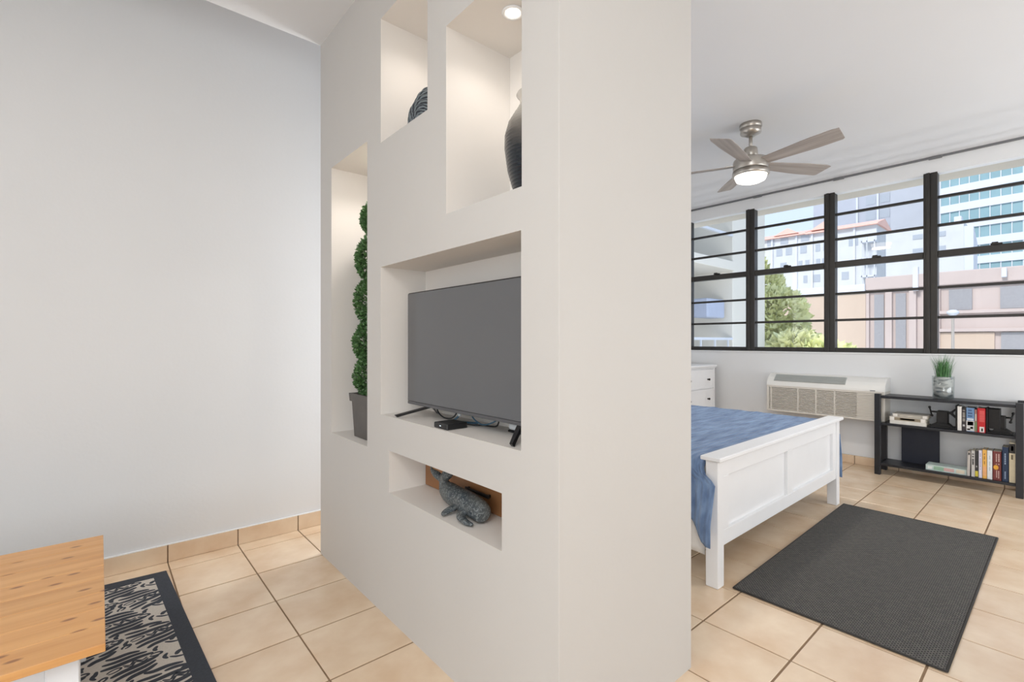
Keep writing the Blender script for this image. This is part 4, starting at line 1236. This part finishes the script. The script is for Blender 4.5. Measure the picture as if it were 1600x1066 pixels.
# curved glass tower
gt = thing('glass_tower', 'curved office tower with teal glass and white bands at the right window', 'building', (124, 6, -4))
ccx, ccy, R = 170.0, 4.0, 60.0
def arc(mb, r0, r1, a0, a1, z0, z1, n):
    for i in range(n):
        t0, t1 = a0 + (a1 - a0) * i / n, a0 + (a1 - a0) * (i + 1) / n
        pr = [(ccx - r * math.cos(t), ccy + r * math.sin(t)) for r, t in ((r0, t0), (r1, t0), (r1, t1), (r0, t1))]
        mb.prism(pr, z0, z1, 'Z')
    return mb
aL = math.asin(10.6 / R)
aR = -math.asin(26 / R)
arc(MB(), R - 3, R - .55, aR, aL, -4, 45, 20).build('core', M['o_grey'], gt)
for k in range(-2, 9):
    z = 17.2 + 3.1 * k
    arc(MB(), R - .6, R, aR, aL, z, z + 1.25, 24).build('white_band', M['o_white'], gt)
NP = 30
st_ = (aL - aR) / NP
for k in range(-2, 8):
    z = 18.45 + 3.1 * k
    for i in range(NP):
        t1 = aL - st_ * i; t0 = t1 - st_
        if i > 15 and k not in (0, 1, 2, 3): continue
        arc(MB(), R - .5, R - .25, t0 + st_ * .05, t1 - st_ * .05, z, z + 1.85, 1).build('glass_panel', M['o_teal'], gt)
mu = MB()
for i in range(NP + 1):
    t = aL - st_ * i; arc(mu, R - .3, R - .12, t - st_ * .045, t + st_ * .045, 11, 43, 1)
mu.build('mullions', M['o_white'], gt)['kind'] = 'stuff'

# small white house-block in front of the glass tower
wb_ = thing('white_stair_block', 'small white flat-roofed block in front of the glass tower', 'building', (83, 9, -4))
box(80, 84, 8.35, 16, -4, 15.9).build('wall', M['o_block'], wb_)
MB().prism([(80.05, 15.3), (80.05, -4), (83.9, -4), (83.9, 13.6)], 7.5, 8.35, 'Y').build('lit_wing', M['o_white'], wb_)  # lit side of the block: the light is put into its whiter colour
box(80.4, 81.6, 8.6, 9.3, 15.9, 16.7, bevel=.05).build('roof_vent', M['o_white'], wb_)
windows_grid(wb_, 80, ((10.0, 10.7), (12.2, 13.2)), ((14.4, 15.0), (12.6, 13.2)), M['o_win'])

# low mauve building
lw_ = thing('low_mauve_building', 'low mauve concrete building with tall dark window strips across the street', 'building', (50, 6, -4))
box(45, 56, -14, 10.2, -4, 6.1).build('wall', M['o_mauve'], lw_)
box(44.7, 56, 10.2, 22, -4, 5.55).build('wall', M['o_peach'], lw_)
box(44.6, 56.2, -14, 10.2, 5.15, 6.1, bevel=.05).build('parapet', M['o_mauve'], lw_)
box(44.5, 56.2, 10.2, 22.2, 5.0, 5.65, bevel=.05).build('parapet', M['o_white'], lw_)
for a, b_ in ((9.1, 9.7), (7.8, 8.4)): box(44.9, 45.1, a, b_, -4, 4.8).build('window_strip', M['o_dark'], lw_)
for a, b_ in ((10.0, 10.3), (8.6, 9.0), (7.2, 7.6), (5.9, 6.4)): box(44.75, 45, a, b_, -4, 5.1).build('pier', M['o_mauve'], lw_)
for a, b_ in ((4.28, 5.45), (1.2, 2.94), (-1.9, -.3)): box(44.9, 45.1, a, b_, 3.4, 4.85).build('window', M['o_dark'], lw_)
for z in (3.15, 1.9): box(44.65, 45, -14, 6.3, z, z + .22, bevel=.02).build('sill_band', M['o_mauve'], lw_)
box(44.85, 45, 3.2, 6.2, .2, 1.85).build('lower_panel', M['o_peach'], lw_)
for a, b_ in ((1.6, 2.9), (-1.6, 0)): box(44.9, 45.1, a, b_, .2, 1.85).build('window', M['o_dark'], lw_)
box(44.5, 44.8, 7.05, 7.35, 4.9, 6.6).build('vent_pipe', M['o_white'], lw_)
box(44.3, 44.7, 2.6, 2.85, 5.4, 6.0, bevel=.03).build('roof_box', M['o_white'], lw_)

# street lamp
sl = thing('street_lamp', 'slim grey street lamp with a white globe head in front of the mauve building', 'street lamp', (25, 2.92, -4))
MB().lathe([(0, -4), (.09, -4), (.06, -3.4), (.045, 2.2), (0, 2.2)], 25, 2.92, 12).build('pole', mat('grey_pole', S(168, 160, 152), .6, var=.04), sl, True)
MB().lathe([(0, 2.2), (.07, 2.2), (.09, 2.26), (.19, 2.34), (.17, 2.42), (.09, 2.47), (0, 2.48)], 25, 2.92, 16).build('lamp_head', M['o_white'], sl, True)

# trees
def tree(x, y, crowns, label, seed, m2):
    t = thing('street_tree', label, 'tree', (x, y, -4), 'street trees beyond the window')
    MB().sweep([(x, y, -4), (x + .1, y, -1.5), (x, y + .1, 1.0)], [.22, .17, .10], 10).build('trunk', M['trunk'], t, True)
    for i, (dx, dy, z, rx, rz, n) in enumerate(crowns):
        foliage(x + dx, y + dy, z, rx, rx, rz, n, .34, seed + i).build('foliage', M['o_leaf'] if (i + m2) % 2 else M['o_leaf2'], t, recalc=False)['kind'] = 'stuff'
tree(22, 8.9, [(0, .2, 3.3, 1.1, 1.15, 1300), (0, 1.0, 4.4, 1.1, 1.1, 1100), (-.5, -.7, 2.3, 1.25, 1.1, 1300), (0, -.2, .9, 2.0, 1.35, 1900), (.4, 1.2, 2.5, 1.2, 1.5, 1100)], 'tall yellow-green tree beside the cream pier', 30, 0)
tree(17.6, 5.32, [(0, 0, .5, 1.1, .66, 1200), (0, .6, .75, .8, .7, 800), (0, -.5, .3, .7, .55, 600)], 'low spreading bright green tree below the window sill', 60, 1)
